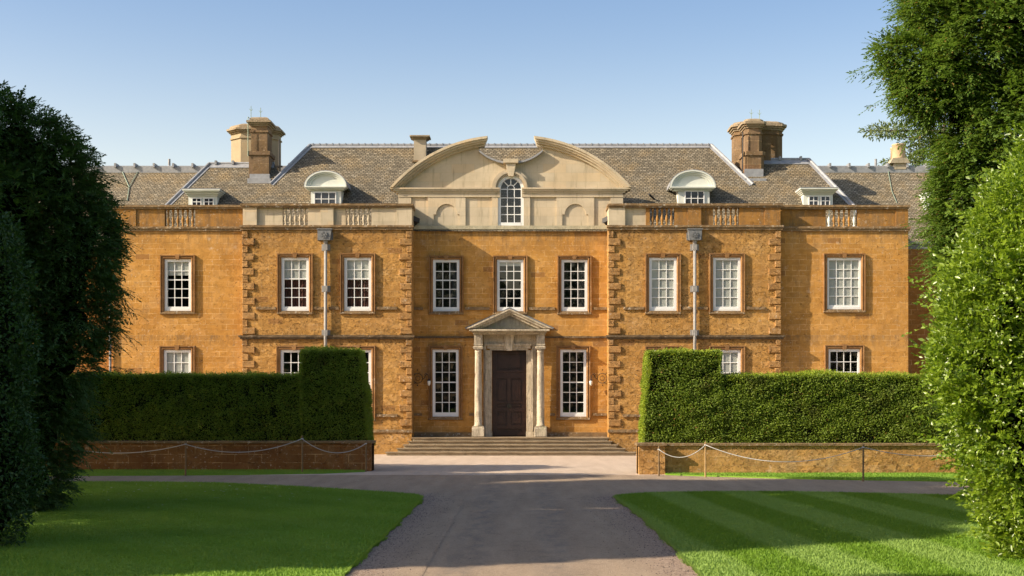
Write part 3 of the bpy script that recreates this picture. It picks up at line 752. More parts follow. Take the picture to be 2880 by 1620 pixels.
for a, b, w in ridges[1:]:
    n = int((b - a).length / 1.05)
    for i in range(n + 1): q = a.lerp(b, (i + .4) / (n + .8)); mb.box(q.x - .05, q.x + .05, q.y - .16, q.y + .06, q.z - .05, q.z + .15)
sub('ridge_lead', mb, 'lead', roof)
for (a, b), sgn in zip(hip, (1, 1, -1, -1)):
    mb = MB(); leadstrip(mb, a, b, .2, sgn); mb.tube([a + nrm * .03, b + nrm * .03], .08, 8); sub('hip_lead', mb, 'lead', roof)
mb = MB(); za_, zb2 = Z(472, 70.), 10.55
mb.add([(-28, YB - .12, zb2), (26, YB - .12, zb2), (26, 70, za_), (-28, 70, za_)], [(0, 1, 2, 3)]); mb.add([(-28, 75.1, zb2), (26, 75.1, zb2), (26, 70, za_), (-28, 70, za_)], [(3, 2, 1, 0)])
rear = part('roof', mb, 'slate_rear', house, label='rear slate roof seen beyond both ends')
mb = MB(); mb.box(-28, 26, 69.62, 69.68, za_ - .33, za_ + .02); mb.tube([(-28, 69.95, za_ + .03), (26, 69.95, za_ + .03)], .08, 8)
for i in range(52): x = -27.7 + i * 1.05; mb.box(x - .05, x + .05, 69.5, 70.1, za_ - .06, za_ + .17)
sub('ridge_lead', mb, 'lead', rear)
mb = MB()
for px in (476, 2463): x = X(px, 70.); sub('vent_pipe', MB().tube([(x, 70, za_), (x, 70, za_ + .48)], .07, 8), 'lead', rear)
def onrear(px, py):
    k = (za_ - zb2) / (70 - YB + .12); c_ = za_ - 70 * k; a = (1130 - py) / 3600.
    Y = (EYE - c_) / (k - a); return Vector((X(px, Y), Y - .03, Z(py, Y) + .03))
mb = MB()
mb.tube([onrear(338, 470), onrear(364, 528), onrear(358, 566)], .022, 5); mb.tube([onrear(396, 470), onrear(364, 528)], .022, 5); sub('lightning_tape', mb, 'verdigris', rear); mb = MB()
mb.tube([onrear(2480, 466), onrear(2498, 486), onrear(2508, 540), onrear(2522, 572)], .016, 5); mb.tube([onrear(2498, 486), onrear(2535, 470)], .025, 5)
sub('lightning_tape', mb, 'verdigris', rear)
mb = MB(); a = rp(1840, 560); mb.tube([a, a + Vector((-.28, -.25, .2))], .05, 6); sub('roof_spout', mb, 'iron', roof)

# ---- chimneys
def stack(px0, px1, top, bot, Y, depth, mat, cap=(10, 26), band=None, base=None, dome=True, chamf=0.):
    x0, x1 = X(px0, Y), X(px1, Y); z0, z1 = Z(bot, Y), Z(top, Y); mb = MB(); S = Y / 3600.
    if chamf:
        c = chamf * S; poly = [(x0, Y + c * .9), (x0 + c, Y), (x1 - c, Y), (x1, Y + c * .9), (x1, Y + depth), (x0, Y + depth)]
    else: poly = [(x0, Y), (x1, Y), (x1, Y + depth), (x0, Y + depth)]
    cxm, cym = (x0 + x1) / 2, Y + depth / 2
    def grow(e): return [(x + (e if x > cxm else -e), y + (e if y > cym else -e)) for x, y in poly]
    zc = Z(top + cap[0], Y); zd = Z(top + cap[1], Y); hh = zc - zd
    mb.prismz(poly, z0, zd)
    if band: mb.prismz(grow(.05), Z(band[1], Y), Z(band[0], Y))
    if base:
        mb.prismz(grow(.09), z0, Z(base, Y)); mb.prismz(grow(.15), Z(base, Y) + .002, Z(base - 11, Y))
    ch = part('chimney', mb, mat, house)
    k = MB(); k.prismz(grow(.05), zd + .002, zd + hh * .3); k.prismz(grow(.12), zd + hh * .3 + .002, zd + hh * .6); k.prismz(grow(.2), zd + hh * .6 + .002, zc)
    if dome:
        pr = [grow(.08), grow(.06), grow(-.02), grow(-.12)]; zs = [zc - .002, zc + (z1 - zc) * .55, zc + (z1 - zc) * .85, z1]
        vs = [(x, y, z) for pl, z in zip(pr, zs) for x, y in pl]; n = len(poly); fs = [tuple(range(3 * n, 4 * n))]
        for i in range(3):
            for q in range(n): fs.append((i * n + q, i * n + (q + 1) % n, (i + 1) * n + (q + 1) % n, (i + 1) * n + q))
        k.add(vs, fs)
    sub('chimney_cap', k, 'cap', ch); return ch
cA = stack(706, 752, 328, 515, 64.25, 1.1, 'chimstone', (12, 26), band=(367, 372), base=437)
cB = stack(643, 778, 346, 470, 66.6, 1.2, 'cream_buff', (14, 27), band=(384, 388), chamf=34)
cC = stack(2097, 2144, 332, 515, 64.4, 1.1, 'chimstone', (11, 28), band=(372, 377), base=438, chamf=9)
cC2 = stack(2142, 2168, 339, 470, 65.2, 1.0, 'chimstone', (10, 26), band=(373, 378))
cD = stack(2068, 2203, 340, 470, 66.5, 1.2, 'chimstone', (10, 27), band=(374, 379), chamf=16)
cE = stack(1164, 1198, 382, 520, 65.1, .55, 'cream_grey', (0, 10), dome=False)
sub('chimney_cap', MB().box(X(1160, 65.05), X(1202, 65.05), 65.0, 65.7, Z(456, 65.05), Z(451, 65.05)), 'coping', cE)
for px, Y, y0, y1, w in ((703, 64.2, 490, 515, 56), (2094, 64.35, 476, 515, 52)):
    mb = MB(); mb.box(X(px, Y), X(px + w, Y), Y - .10, Y + .6, Z(y1, Y), Z(y0, Y)); mb.box(X(px - 3, Y), X(px + w + 6, Y), Y - .35, Y + .2, Z(y1 - 2, Y) - .2, Z(y1 - 10, Y))
    part('chimney_flashing', mb, 'lead', house)
for px, Y, b, t in ((706, 64.8, 336, 298), (733, 64.9, 330, 303), (2113, 64.9, 336, 308), (2136, 64.9, 336, 309)):
    mb = MB(); x = X(px, Y); mb.tube([(x, Y, Z(b, Y)), (x, Y, Z(t, Y))], .016, 5)
    for s_ in (-1, 1): mb.tube([(x, Y, Z(t + 14, Y)), (x + s_ * .09, Y, Z(t + 8, Y))], .01, 4)
    if px == 706: mb.tube([(x, Y, Z(b, Y)), (x, 64.1, Z(330, 64.2)), (x, 64.1, Z(440, 64.2))], .02, 5)
    part('lightning_rod', mb, 'verdigris', house)
mb = MB(); x = X(784, 66.); mb.tube([(x, 66, Z(494, 66)), (x + .03, 66, Z(391, 66))], .03, 6); mb.box(X(765, 66), X(794, 66), 65.95, 66.1, Z(470, 66), Z(466, 66))
part('flue_pipe', mb, 'iron', house); mb = MB()
x = X(2088, 64.3); mb.tube([(x, 64.3, Z(500, 64.3)), (x + .02, 64.3, Z(372, 64.3))], .035, 6)
part('flue_pipe', mb, 'iron', house)
Y = 69.5; mb = MB(); mb.prism([(X(2504, Y), Z(458, Y)), (X(2560, Y), Z(458, Y)), (X(2551, Y), Z(444, Y)), (X(2512, Y), Z(444, Y))], Y, Y + .8); mb.box(X(2515, Y), X(2550, Y), Y + .1, Y + .7, Z(475, Y), Z(458, Y))
po = part('chimney', mb, 'cream_grey', house); sub('chimney_pot', MB().lathe([(.38, 0), (.36, .1), (.35, .75), (.38, .78), (.38, .84), (.3, .84), (.3, .5)], X(2534, Y), Y + .4, Z(446, Y), 16).lathe([(.34, 0), (.33, .66), (.36, .7), (.36, .76), (.28, .76)], X(2525, Y + .7), Y + .9, Z(446, Y), 14), 'terracotta', po, True)

# ---- dormers
def dormer_window(mb_parent, d0, d1, e0, e1, Y, nx, ny, fw=.05):
    x0, x1, z0, z1 = X(d0 * D2, Y), X(d1 * D2, Y), Z(e1 * D2, Y), Z(e0 * D2, Y)
    m = MB(); m.box(x0, x0 + fw, Y - .05, Y + .03, z0, z1); m.box(x1 - fw, x1, Y - .05, Y + .03, z0, z1); m.box(x0 + fw, x1 - fw, Y - .05, Y + .03, z1 - fw, z1)
    for i in range(1, nx): x = x0 + (x1 - x0) * i / nx; m.box(x - .018, x + .018, Y - .045, Y + .02, z0, z1 - fw)
    for k in range(1, ny): z = z0 + (z1 - fw - z0) * k / ny; m.box(x0 + fw, x1 - fw, Y - .042, Y + .02, z - .018, z + .018)
    sub('dormer_window', m, 'white', mb_parent)
    sub('pane', MB().box(x0 + .01, x1 - .01, Y - .018, Y - .004, z0, z1 - .01), 'darkpane', mb_parent)
M['darkpane'] = simple('dark_glass', (.03, .034, .045), .06, .5)
def arched_dormer(d0, d1, b0, b1, etop, esp, w0, w1, ew):
    Y = 62.3; S = Y / 3600.; f_ = lambda d: X(d * D2, Y); h_ = lambda e: Z(e * D2, Y)
    mb = MB(); mb.box(f_(b0), f_(b1), Y, Y + 2.1, h_(530), h_(esp + 6))
    cx = (f_(d0) + f_(d1)) / 2; hw = (f_(d1) - f_(d0)) / 2; hh = h_(etop) - h_(esp)
    el = lambda k, e=0.: [(cx + (hw * k + e) * math.cos(math.pi * i / 24), h_(esp) + (hh * k + e) * math.sin(math.pi * i / 24)) for i in range(25)]
    mb.strip(el(1), el(.93), Y - .22, Y + 2.6); mb.strip(el(.93), el(.84), Y - .17, Y + .1); mb.strip(el(.84), el(.74), Y - .11, Y + .1)
    mb.prism(el(.75), Y - .05, Y + .3)
    for k, (ea, eb, pr, ins) in enumerate(((esp, esp + 3, .23, 0), (esp + 3, esp + 6, .17, 3), (esp + 6, esp + 9, .09, 8))):
        mb.box(f_(d0 + ins), f_(d1 - ins), Y - pr, Y + .25, h_(eb), h_(ea) - .002)
    d = part('dormer', mb, 'offwhite', house)
    sub('dormer_roof', MB().strip(el(1, .035), el(1, .002), Y - .20, Y + 2.8), 'lead', d)
    dormer_window(d, w0, w1, ew, 516, Y, 3, 2)
arched_dormer(768, 873, 782, 858, 432, 470, 790, 846, 483)
arched_dormer(1685, 1799, 1706, 1785, 430, 471, 1722, 1772, 480)
def flat_dormer(d0, d1, b0, b1, et, ec, w):
    Y = 62.45; f_ = lambda d: X(d * D2, Y); h_ = lambda e: Z(e * D2, Y); mb = MB()
    mb.box(f_(b0), f_(b1), Y, Y + 1.5, h_(530), h_(ec))
    for k in range(4):
        a = et + (ec - et) * k / 4; b = et + (ec - et) * (k + 1) / 4; i = (d0 - b0) * (1 - k / 4.)
        mb.box(f_(b0 + i), f_(b1 - i), Y - .32 + .08 * k, Y + 1.6 - .01 * k, h_(b), h_(a) - .002)
    d = part('dormer', mb, 'offwhite', house); sub('dormer_roof', MB().box(f_(d0) - .01, f_(d1) + .01, Y - .33, Y + 1.7, h_(et) + .002, h_(et) + .03), 'lead', d)
    for a, b in w: dormer_window(d, a, b, ec + 5, 516, Y, 2, 2, .04)
flat_dormer(463, 558, 474, 546, 478, 493, ((483, 507), (513, 538)))
flat_dormer(2010, 2106, 2021, 2095, 475, 488, ((2034, 2059), (2064, 2088)))
# dormer on the rear roof, half hidden by the yew
Y = 67.0; mb = MB(); mb.box(X(2600, Y), X(2680, Y), Y, Y + 2, Z(625, Y), Z(540, Y)); d = part('dormer', mb, 'offwhite', house, label='white dormer on the rear roof behind the yew')
dormer_window(d, 2610 / D2, 2672 / D2, 548 / D2, 622 / D2, Y, 2, 3)

# ---- rainwater pipes with cast heads
for px, head in ((917, (799, 838)), (1953, (1727, 1766))):
    mb = MB(); x = X(px, YW); y = YW - .13
    mb.tube([(x, y, Z(672, YW)), (x, y - .03, Z(945, YW)), (x, y - .05, Z(952, YW)), (x, y, Z(962, YW)), (x, y, .1)], .075, 10)
    mb.lathe([(.075, 0), (.10, .3), (.16, .42)], x, y, Z(700, YW), 10)
    dp_ = part('downpipe', mb, 'pipe', house, True)
    h0, h1 = X(head[0] * D2, YW), X(head[1] * D2, YW); mb = MB(); zt_, zb3 = Z(648, YW), Z(677, YW); m_ = (h0 + h1) / 2
    mb.prism([(m_ - .26, zb3), (m_ + .26, zb3), (m_ + .33, zt_), (m_ - .33, zt_)], YW - .32, YW); mb.box(m_ - .36, m_ + .36, YW - .35, YW, zt_, zt_ + .05)
    mb.box(h0, h1, YW - .05, YW, zb3 + .02, zt_ - .1)
    for i in range(7):   # raised foliage boss on the front
        a = 2 * math.pi * i / 7; mb.box(m_ + .11 * math.cos(a) - .035, m_ + .11 * math.cos(a) + .035, YW - .36, YW - .3, (zb3 + zt_) / 2 + .11 * math.sin(a) - .035, (zb3 + zt_) / 2 + .11 * math.sin(a) + .035, .008)
    mb.box(m_ - .05, m_ + .05, YW - .37, YW - .3, (zb3 + zt_) / 2 - .05, (zb3 + zt_) / 2 + .05)
    sub('rainwater_head', mb, 'lead_dark', dp_)
    for e in (623, 727, 838): mb = MB(); mb.box(x - .20, x + .20, YW - .05, YW, Z((e + 8) * D2, YW), Z((e - 8) * D2, YW)); mb.box(x - .095, x + .095, YW - .225, YW - .05, Z((e + 7) * D2, YW), Z((e - 7) * D2, YW)); sub('pipe_bracket', mb, 'pipe', dp_)
mb = MB(); x = X(312, YP); mb.tube([(x, YP - .1, Z(640, YP)), (x, YP - .1, .1)], .06, 8); part('downpipe', mb, 'lead', house, True)

SHADE = [(-22, 41, 13, 4.2, 'low bushy tree beyond the left edge, the one nearest the house'), (-23, 34.8, 15.5, 3.6, 'broad tree beyond the left edge, second from the house'), (-23, 27.8, 23.5, 3.6, 'tall tree beyond the left edge, third from the house'),
         (-22, 22.5, 25, 4.5, 'tall tree beyond the left edge, fourth from the house'), (-22, 17.6, 22, 3, 'tall tree beyond the left edge, fifth from the house'), (-21, 14.8, 18.8, 1.9, 'short tree beyond the left edge beside the laurel'), (-20, 8.0, 18.0, 2.1, 'tree beyond the left edge level with the viewer'), (-20, 2, 20, 4, 'tree beyond the left edge behind the viewer')]

# ================================================================== LAMPS ON THE HOUSE
def wall_lamp(sgn, label):
    px = 1159 if sgn > 0 else 1710
    o = empty('wall_lamp', (X(px, YC) + .02 * sgn, YC - .05, Z(1065, YC))); tag(o, label, 'wall lamp', 'scrolled iron wall lamps beside the door')
    mb = MB(); S = YC / 3600. / 3.22
    q = lambda dx, z, dy=0.: (sgn * dx * S, -dy, (535 - z) * S)
    mb.tube([q(0, 440), q(0, 612)], .016, 6)
    mb.tube([q(50 + 44 * math.cos(t), 532 + 44 * math.sin(t), .12) for t in [2 * math.pi * i / 18 for i in range(19)]], .016, 6)
    mb.tube([q(50 + 20 * math.cos(t), 532 + 20 * math.sin(t), .12) for t in [1.9 * math.pi * i / 12 for i in range(13)]], .012, 5)
    mb.tube([q(0, 480), q(22, 492, .08), q(50, 488, .12)], .014, 5); mb.tube([q(0, 590), q(22, 575, .08), q(50, 577, .12)], .014, 5)
    for z in (462, 590): mb.tube([q(50, z, .12), q(44, z - 6 if z < 500 else z + 6, .12), q(52, z - 10 if z < 500 else z + 10, .12)], .028, 5)
    mb.tube([q(92, 540, .14), q(108, 535, .16), q(118, 515, .18), q(126, 500, .2), q(140, 498, .22), q(150, 512, .24), q(152, 535, .25)], .018, 6, .014)
    mb.tube([q(118, 515, .18), q(112, 498, .18), q(122, 488, .18), q(132, 495, .18)], .013, 5)
    part_o = sub('bracket', mb, 'iron', o)
    l = MB(); cx, cy, cz = q(153, 600, .25)
    l.lathe([(.015, 0), (.05, .03), (.075, .10), (.085, .18), (.07, .24), (.03, .26)], cx, cy, cz, 12); sub('lamp_globe', l, 'opal', o, True)
    sub('lamp_cap', MB().lathe([(.075, .235), (.06, .27), (.02, .32), (.015, .36)], cx, cy, cz, 10), 'iron', o)
wall_lamp(1, 'black scrolled iron lamp bracket left of the front door, in the shade')
wall_lamp(-1, 'black scrolled iron lamp bracket right of the front door, in the sun')
def floodlight(px, sgn, label):
    Y = YC - .18; x, z = X(px, Y), Z(637, Y); o = empty('floodlight', (x, Y, z)); tag(o, label, 'floodlight', 'floodlights on the attic ledge')
    mb = MB(); mb.tube([(0, 0, 0), (sgn * -.02, 0, .18)], .03, 6); mb.tube([(-.12, 0, .2), (.12, 0, .2)], .02, 5); sub('stand', mb, 'iron', o)
    h = MB(); h.box(-.16, .16, -.12, .14, -.11, .11); h.box(-.19, .19, -.15, -.12, -.14, .14); ho = sub('lamp_housing', h, 'iron', o); ho.location = (0, 0, .27); ho.rotation_euler = (R(-25), R(20 * sgn), R(30 * sgn))
floodlight(1166, 1, 'small black floodlight at the left end of the cream attic ledge')
floodlight(1708, -1, 'small black floodlight at the right end of the cream attic ledge')

# ================================================================== GROUND
def flat(name, poly, z0, z1, mat, kind='structure'):
    o = link(name, MB().prismz(poly, z0, z1).mesh(name, M[mat])); o['kind'] = kind; return o
g = G('lawn_grass'); p = g.pos(); o_ = g.sep(p)
def grass_color(g, p, stripes):
    big = g.noise(p, .35, 4); fin = g.noise(p, 30, 4, .7)
    a, b = (.15, .285, .030), (.215, .375, .042)
    col = g.mix(g.mapr(big, .3, .7), a, b)
    if stripes:
        o_ = g.sep(p); u = g.math('MULTIPLY_ADD', o_[1], .07, o_[0])
        u = g.math('MULTIPLY_ADD', g.noise(p, .5, 2), .25, u)
        st = g.math('SINE', g.math('MULTIPLY_ADD', u, 2 * math.pi / 2.0, 1.1))
        col = g.mix(g.mapr(st, -.3, .3), g.mix(.55, col, (.12, .23, .008)), (.25, .38, .085))
    else:
        o_ = g.sep(p); u = g.math('MULTIPLY_ADD', o_[1], .9, o_[0]); u = g.math('MULTIPLY_ADD', g.noise(p, .5, 2), .4, u)
        st = g.math('SINE', g.math('MULTIPLY', u, 2 * math.pi / 2.6))
        col = g.mix(g.math('MULTIPLY', g.mapr(st, -.4, .4), .55), col, (.23, .37, .055))
    return g.mix(g.math('MULTIPLY', g.mapr(fin, .4, .7), .4), col, (.065, .125, .014))
def grassmat(name, stripes, blades):
    g = G(name); p = g.pos(); col = grass_color(g, p, stripes)
    if blades:
        r = g.attr('rnd'); col = g.mix(g.math('MULTIPLY', r, .3), col, g.mix(.5, col, (.27, .32, .04)))
        b = g.bsdf(col, .6, None, .25); t = g.n('ShaderNodeBsdfTranslucent'); g.put(t.inputs[0], g.mix(.5, col, (.2, .28, .03)))
        mx = g.n('ShaderNodeMixShader'); mx.inputs[0].default_value = .3; g.t.links.new(b, mx.inputs[1]); g.t.links.new(t.outputs[0], mx.inputs[2]); return g.done(mx.outputs[0])
    return g.done(g.bsdf(col, .9, g.bump(g.noise(p, 40, 4, .7), .8, .03), .1))
M['lawn'] = grassmat('lawn_turf', False, False); M['lawn_striped'] = grassmat('striped_turf', True, False)
M['blade'] = grassmat('grass_blade', False, True); M['blade_striped'] = grassmat('striped_grass_blade', True, True)
def gravelmat(name, a, b, stone, worn, edge=True):
    g = G(name); p = g.pos()
    st = g.voro(p, 55, 'Color'); s = g.sep(st)[0]
    v = g.noise(g.scale(p, (1.6, .22, 1.)), 1.2, 5, .6)
    col = g.mix(g.mapr(v, .35, .65), a, b)
    col = g.mix(g.math('MULTIPLY', g.mapr(s, .3, 1.), .5), col, stone)
    col = g.mix(g.math('MULTIPLY', g.mapr(g.noise(p, 2.2, 6, .7), .55, .7), .5), col, worn)
    cr = g.mapr(g.noise(g.scale(p, (1., 2.5, 1.)), 5, 7, .75), .63, .68)
    col = g.mix(g.math('MULTIPLY', cr, .55), col, tuple(c * .35 for c in a))
    if edge:
        o = g.sep(p); tr = g.math('ABSOLUTE', g.math('SUBTRACT', g.math('ABSOLUTE', g.math('ADD', g.math('MULTIPLY_ADD', g.noise(p, .4, 2), .5, o[0]), .02)), .72))
        tr = g.math('MULTIPLY', g.mapr(tr, .42, .1), g.mapr(g.noise(g.scale(p, (1.5, .5, 1.)), 2.4, 6, .7), .4, .62))
        col = g.mix(g.math('MULTIPLY', tr, .5), col, (.15, .135, .125))
        e = g.math('ADD', g.attr('edge'), g.math('MULTIPLY_ADD', g.noise(p, 3, 6, .7), 1.2, -.75), clamp=True)
        pk = g.mix(g.mapr(g.sep(g.voro(p, 38, 'Color'))[1], .2, .9), (.24, .162, .118), (.43, .325, .25))
        col = g.mix(e, col, pk)
    return g.done(g.bsdf(col, .92, g.bump(g.voro(p, 60), .9, .02), .2))
M['road'] = gravelmat('worn_tarmac', (.27, .198, .138), (.36, .268, .187), (.50, .39, .285), (.18, .136, .098))
M['gravel'] = gravelmat('pale_forecourt_gravel', (.47, .36, .27), (.56, .44, .34), (.62, .52, .43), (.42, .30, .22), False)
M['soil'] = simple('leaf_litter', (.03, .022, .014), 1., .05, 0., .5, 10.)

flat('ground', [(-400, -300), (400, -300), (400, 700), (-400, 700)], -.30, -.03, 'lawn')
flat('driveway', [(-45, -20), (45, -20), (45, 43.0), (-45, 43.0)], -.2, -.012, 'road')
flat('forecourt', [(-45, 43.0), (45, 43.0), (45, 64), (-45, 64)], -.2, -.008, 'gravel')
lawnL = [(-40, -15), (-2.62, -15), (-2.6, 10), (-2.60, 18), (-2.63, 24), (-2.66, 29), (-2.66, 31.4), (-2.72, 32.6), (-2.95, 33.3), (-3.4, 33.9), (-4.06, 34.5), (-5.4, 35.6), (-7.2, 36.9), (-9.3, 38.2), (-11.5, 38.6), (-14.2, 38.7), (-40, 38.8)]
lawnR = [(40, -15), (2.42, -15), (2.42, 10), (2.42, 18), (2.44, 22), (2.40, 27), (2.28, 30.5), (2.2, 32.3), (2.3, 33.0), (2.6, 33.5), (3.2, 34.0), (3.95, 34.3), (5.4, 34.5), (7.2, 34.4), (9.2, 33.8), (11.3, 33.), (14, 31.8), (40, 26)]
flat('lawn', lawnL, -.1, .022, 'lawn'); flat('lawn', lawnR, -.1, .022, 'lawn_striped')
vergeL = [(-40, 41.9), (-14.9, 42.4), (-9.7, 42.9), (-7, 43.7), (-5.75, 44.8), (-5.7, 45.7), (-40, 45.7)]
vergeR = [(4.62, 43.7), (4.62, 43.0), (5.6, 42.3), (7.9, 41.0), (10, 40.2), (12.5, 39.5), (40, 36), (40, 43.7)]
flat('verge', vergeL, -.1, .03, 'lawn'); flat('verge', vergeR, -.1, .03, 'lawn')

def fast_mesh(name, verts, faces, mat, rnd=None, attr='rnd', point=False):
    "verts (N,3), faces (F,k) -> mesh"
    me = bpy.data.meshes.new(name); verts = np.asarray(verts, np.float32); faces = np.asarray(faces, np.int32); F, k = faces.shape
    me.vertices.add(len(verts)); me.vertices.foreach_set('co', verts.ravel())
    me.loops.add(F * k); me.loops.foreach_set('vertex_index', faces.ravel())
    me.polygons.add(F); me.polygons.foreach_set('loop_start', np.arange(0, F * k, k, dtype=np.int32))
    if rnd is not None:
        a = me.attributes.new(attr, 'FLOAT', 'POINT' if point else 'FACE'); a.data.foreach_set('value', np.asarray(rnd, np.float32))
    me.update(calc_edges=True); me.materials.append(M[mat]); return me
# gravelly margins of the drive beside the two lawns (one strip each, thinning into the tarmac)
def margin(poly, wdt):
    P = np.array(poly); n = len(P); d = np.gradient(P, axis=0); d /= np.linalg.norm(d, axis=1)[:, None]
    nn = np.stack([d[:, 1], -d[:, 0]], 1); rows = [(-.05, 1.4), (.2, 1.1), (wdt * .5, .5), (wdt, -.35)]
    V = []; A = []
    for o, a in rows:
        for q in P + nn * o: V.append((q[0], q[1], -.006)); A.append(a)
    Fs = [(r * n + i, r * n + i + 1, (r + 1) * n + i + 1, (r + 1) * n + i) for r in range(3) for i in range(n - 1)]
    return V, Fs, A
def dense(poly, step=.8):
    out = []
    for a, b in zip(poly[:-1], poly[1:]):
        n = max(1, int(math.dist(a, b) / step)); out += [(a[0] + (b[0] - a[0]) * i / n, a[1] + (b[1] - a[1]) * i / n) for i in range(n)]
    return out + [poly[-1]]
mL = dense(lawnL[1:16]); mR = dense(lawnR[1:17])[::-1]
for pl in (mL, mR):
    V, Fs, A = margin(pl, 1.1); o = link('gravel_margin', fast_mesh('gravel_margin', V, Fs, 'road', A, 'edge', True)); o['kind'] = 'structure'

def inside(P, poly):
    x, y = P[:, 0], P[:, 1]; r = np.zeros(len(P), bool); q = np.array(poly)
    for (x0, y0), (x1, y1) in zip(q, np.roll(q, -1, 0)):
        c = ((y0 > y) != (y1 > y)) & (x < (x1 - x0) * (y - y0) / (y1 - y0 + 1e-12) + x0); r ^= c
    return r
def blades(name, poly, n, box, mat, z, h=.038, w=.011):
    P = np.stack([rng.uniform(box[0], box[1], n), rng.uniform(box[2], box[3], n)], 1)
    P = P[inside(P, poly) & (np.abs(P[:, 0] + .2) < .45 * P[:, 1] + 1)]
    n = len(P); a = rng.uniform(0, 2 * np.pi, n); hh = h * rng.uniform(.6, 1.3, n); ww = w * rng.uniform(.7, 1.4, n)
    dx, dy = np.cos(a) * ww, np.sin(a) * ww; lx, ly = rng.normal(0, .4, (2, n)) * hh
    V = np.empty((n, 3, 3)); V[:, 0] = np.stack([P[:, 0] - dx, P[:, 1] - dy, np.full(n, z)], 1); V[:, 1] = np.stack([P[:, 0] + dx, P[:, 1] + dy, np.full(n, z)], 1); V[:, 2] = np.stack([P[:, 0] + lx, P[:, 1] + ly, z + hh], 1)
    o = link(name, fast_mesh(name, V.reshape(-1, 3), np.arange(3 * n).reshape(-1, 3), mat, rng.random(n))); o['kind'] = 'stuff'; return o
tag(blades('grass', lawnL, 230000, (-14, -2.5, 17, 39), 'blade', .02), 'short mown grass on the shaded left lawn', 'grass')
tag(blades('grass', lawnR, 230000, (2.1, 13, 17, 35), 'blade_striped', .02), 'short mown grass on the striped right lawn', 'grass')
tag(blades('grass', vergeL, 26000, (-16, -5.6, 41.5, 45.8), 'blade', .028), 'narrow grass strip at the foot of the shaded wall', 'grass')
tag(blades('grass', vergeR, 30000, (4.6, 16, 38, 43.8), 'blade', .028), 'narrow grass strip at the foot of the sunlit wall', 'grass')
def edge_tufts(poly, n, mat, label):
    Q = np.array(dense(poly, .3)); i = rng.integers(0, len(Q) - 1, n); t = rng.random((n, 1)); P = Q[i] * (1 - t) + Q[i + 1] * t; d = unit2(Q[i + 1] - Q[i]); nn = np.stack([d[:, 1], -d[:, 0]], 1)
    off = np.abs(rng.normal(0, .04, n)) * (.6 + .35 * np.sin(P[:, 1] * 2.3) + .25 * np.sin(P[:, 1] * 7.1 + P[:, 0])) - .03; P = P + nn * off[:, None]
    h = .05 * rng.uniform(.5, 1.6, n); a = rng.uniform(0, 6.28, n); w_ = .012; V = np.empty((n, 3, 3)); z = np.zeros(n) - .01
    V[:, 0] = np.stack([P[:, 0] - np.cos(a) * w_, P[:, 1] - np.sin(a) * w_, z], 1); V[:, 1] = np.stack([P[:, 0] + np.cos(a) * w_, P[:, 1] + np.sin(a) * w_, z], 1); tip = P + nn * (h * .7)[:, None] + rng.normal(0, .015, (n, 2)); V[:, 2] = np.stack([tip[:, 0], tip[:, 1], h], 1)
    o = link('edge_grass', fast_mesh('edge_grass', V.reshape(-1, 3), np.arange(3 * n).reshape(-1, 3), mat, rng.random(n))); tag(o, label, 'grass', None, 'stuff')
def unit2(a): return a / (np.linalg.norm(a, axis=1, keepdims=True) + 1e-9)
edge_tufts(mL, 26000, 'blade', 'ragged grass fringe along the edge of the left lawn'); edge_tufts(mR, 26000, 'blade_striped', 'ragged grass fringe along the edge of the right lawn')
def pebbles(polys, n):
    Vs = []; k = 0
    for poly in polys:
        Q = np.array(dense(poly, .3)); i = rng.integers(0, len(Q) - 1, n); t = rng.random((n, 1)); P = Q[i] * (1 - t) + Q[i + 1] * t; d = unit2(Q[i + 1] - Q[i]); nn = np.stack([d[:, 1], -d[:, 0]], 1)
        P = P + nn * np.abs(rng.normal(.1, .5, n))[:, None]; s = rng.uniform(.005, .015, n)[:, None]; c3 = np.concatenate([P, np.full((n, 1), -.004)], 1)
        Vs.append(c3[:, None] + s[:, None] * np.array([(1, 0, 0), (0, 1.2, 0), (-1, 0, 0), (0, -1.2, 0), (.1, .1, .8)]) * rng.uniform(.7, 1.3, (n, 5, 1)))
    V = np.concatenate(Vs); m = len(V); bse = np.arange(m)[:, None, None] * 5; Fc = (bse + np.array([[0, 1, 4], [1, 2, 4], [2, 3, 4], [3, 0, 4]])).reshape(-1, 3)
    o = link('loose_stones', fast_mesh('loose_stones', V.reshape(-1, 3), Fc, 'stone_chip', np.repeat(rng.random(m), 4))); tag(o, 'loose buff stones along both edges of the drive', 'gravel', None, 'stuff')
g = G('stone_chip'); M['stone_chip'] = g.done(g.bsdf(g.ramp(g.attr('rnd'), [(0, (.08, .06, .05)), (.55, (.22, .16, .12)), (1, (.40, .31, .245))]), .9))
pebbles((mL, mR), 9000)
# fallen petals and leaves
def litter(name, n, box, z, size, mat, label, spots=0):
    cx, cy = rng.uniform(box[0], box[1], n), rng.uniform(box[2], box[3], n); a = rng.uniform(0, 6.28, n); s = size * rng.uniform(.5, 1.4, n)
    V = np.zeros((n, 4, 3))
    for k in range(4):
        t = a + k * np.pi / 2; e = s * (1 if k % 2 else .5); V[:, k] = np.stack([cx + np.cos(t) * e, cy + np.sin(t) * e, z + rng.uniform(0, .012, n)], 1)
    o = link(name, fast_mesh(name, V.reshape(-1, 3), np.arange(4 * n).reshape(-1, 4), mat, rng.random(n))); tag(o, label, 'leaf litter', None, 'stuff')
M['petal'] = simple('pale_dry_leaf', (.36, .36, .24), .8, .2)
litter('fallen_leaves', 110, (-12, -4.5, 31, 38.2), .062, .05, 'petal', 'scattered pale fallen leaves on the left lawn')
litter('fallen_leaves', 110, (-14, -2.5, 38.9, 42.3), .0, .05, 'petal', 'scattered pale fallen leaves on the shaded cross drive')
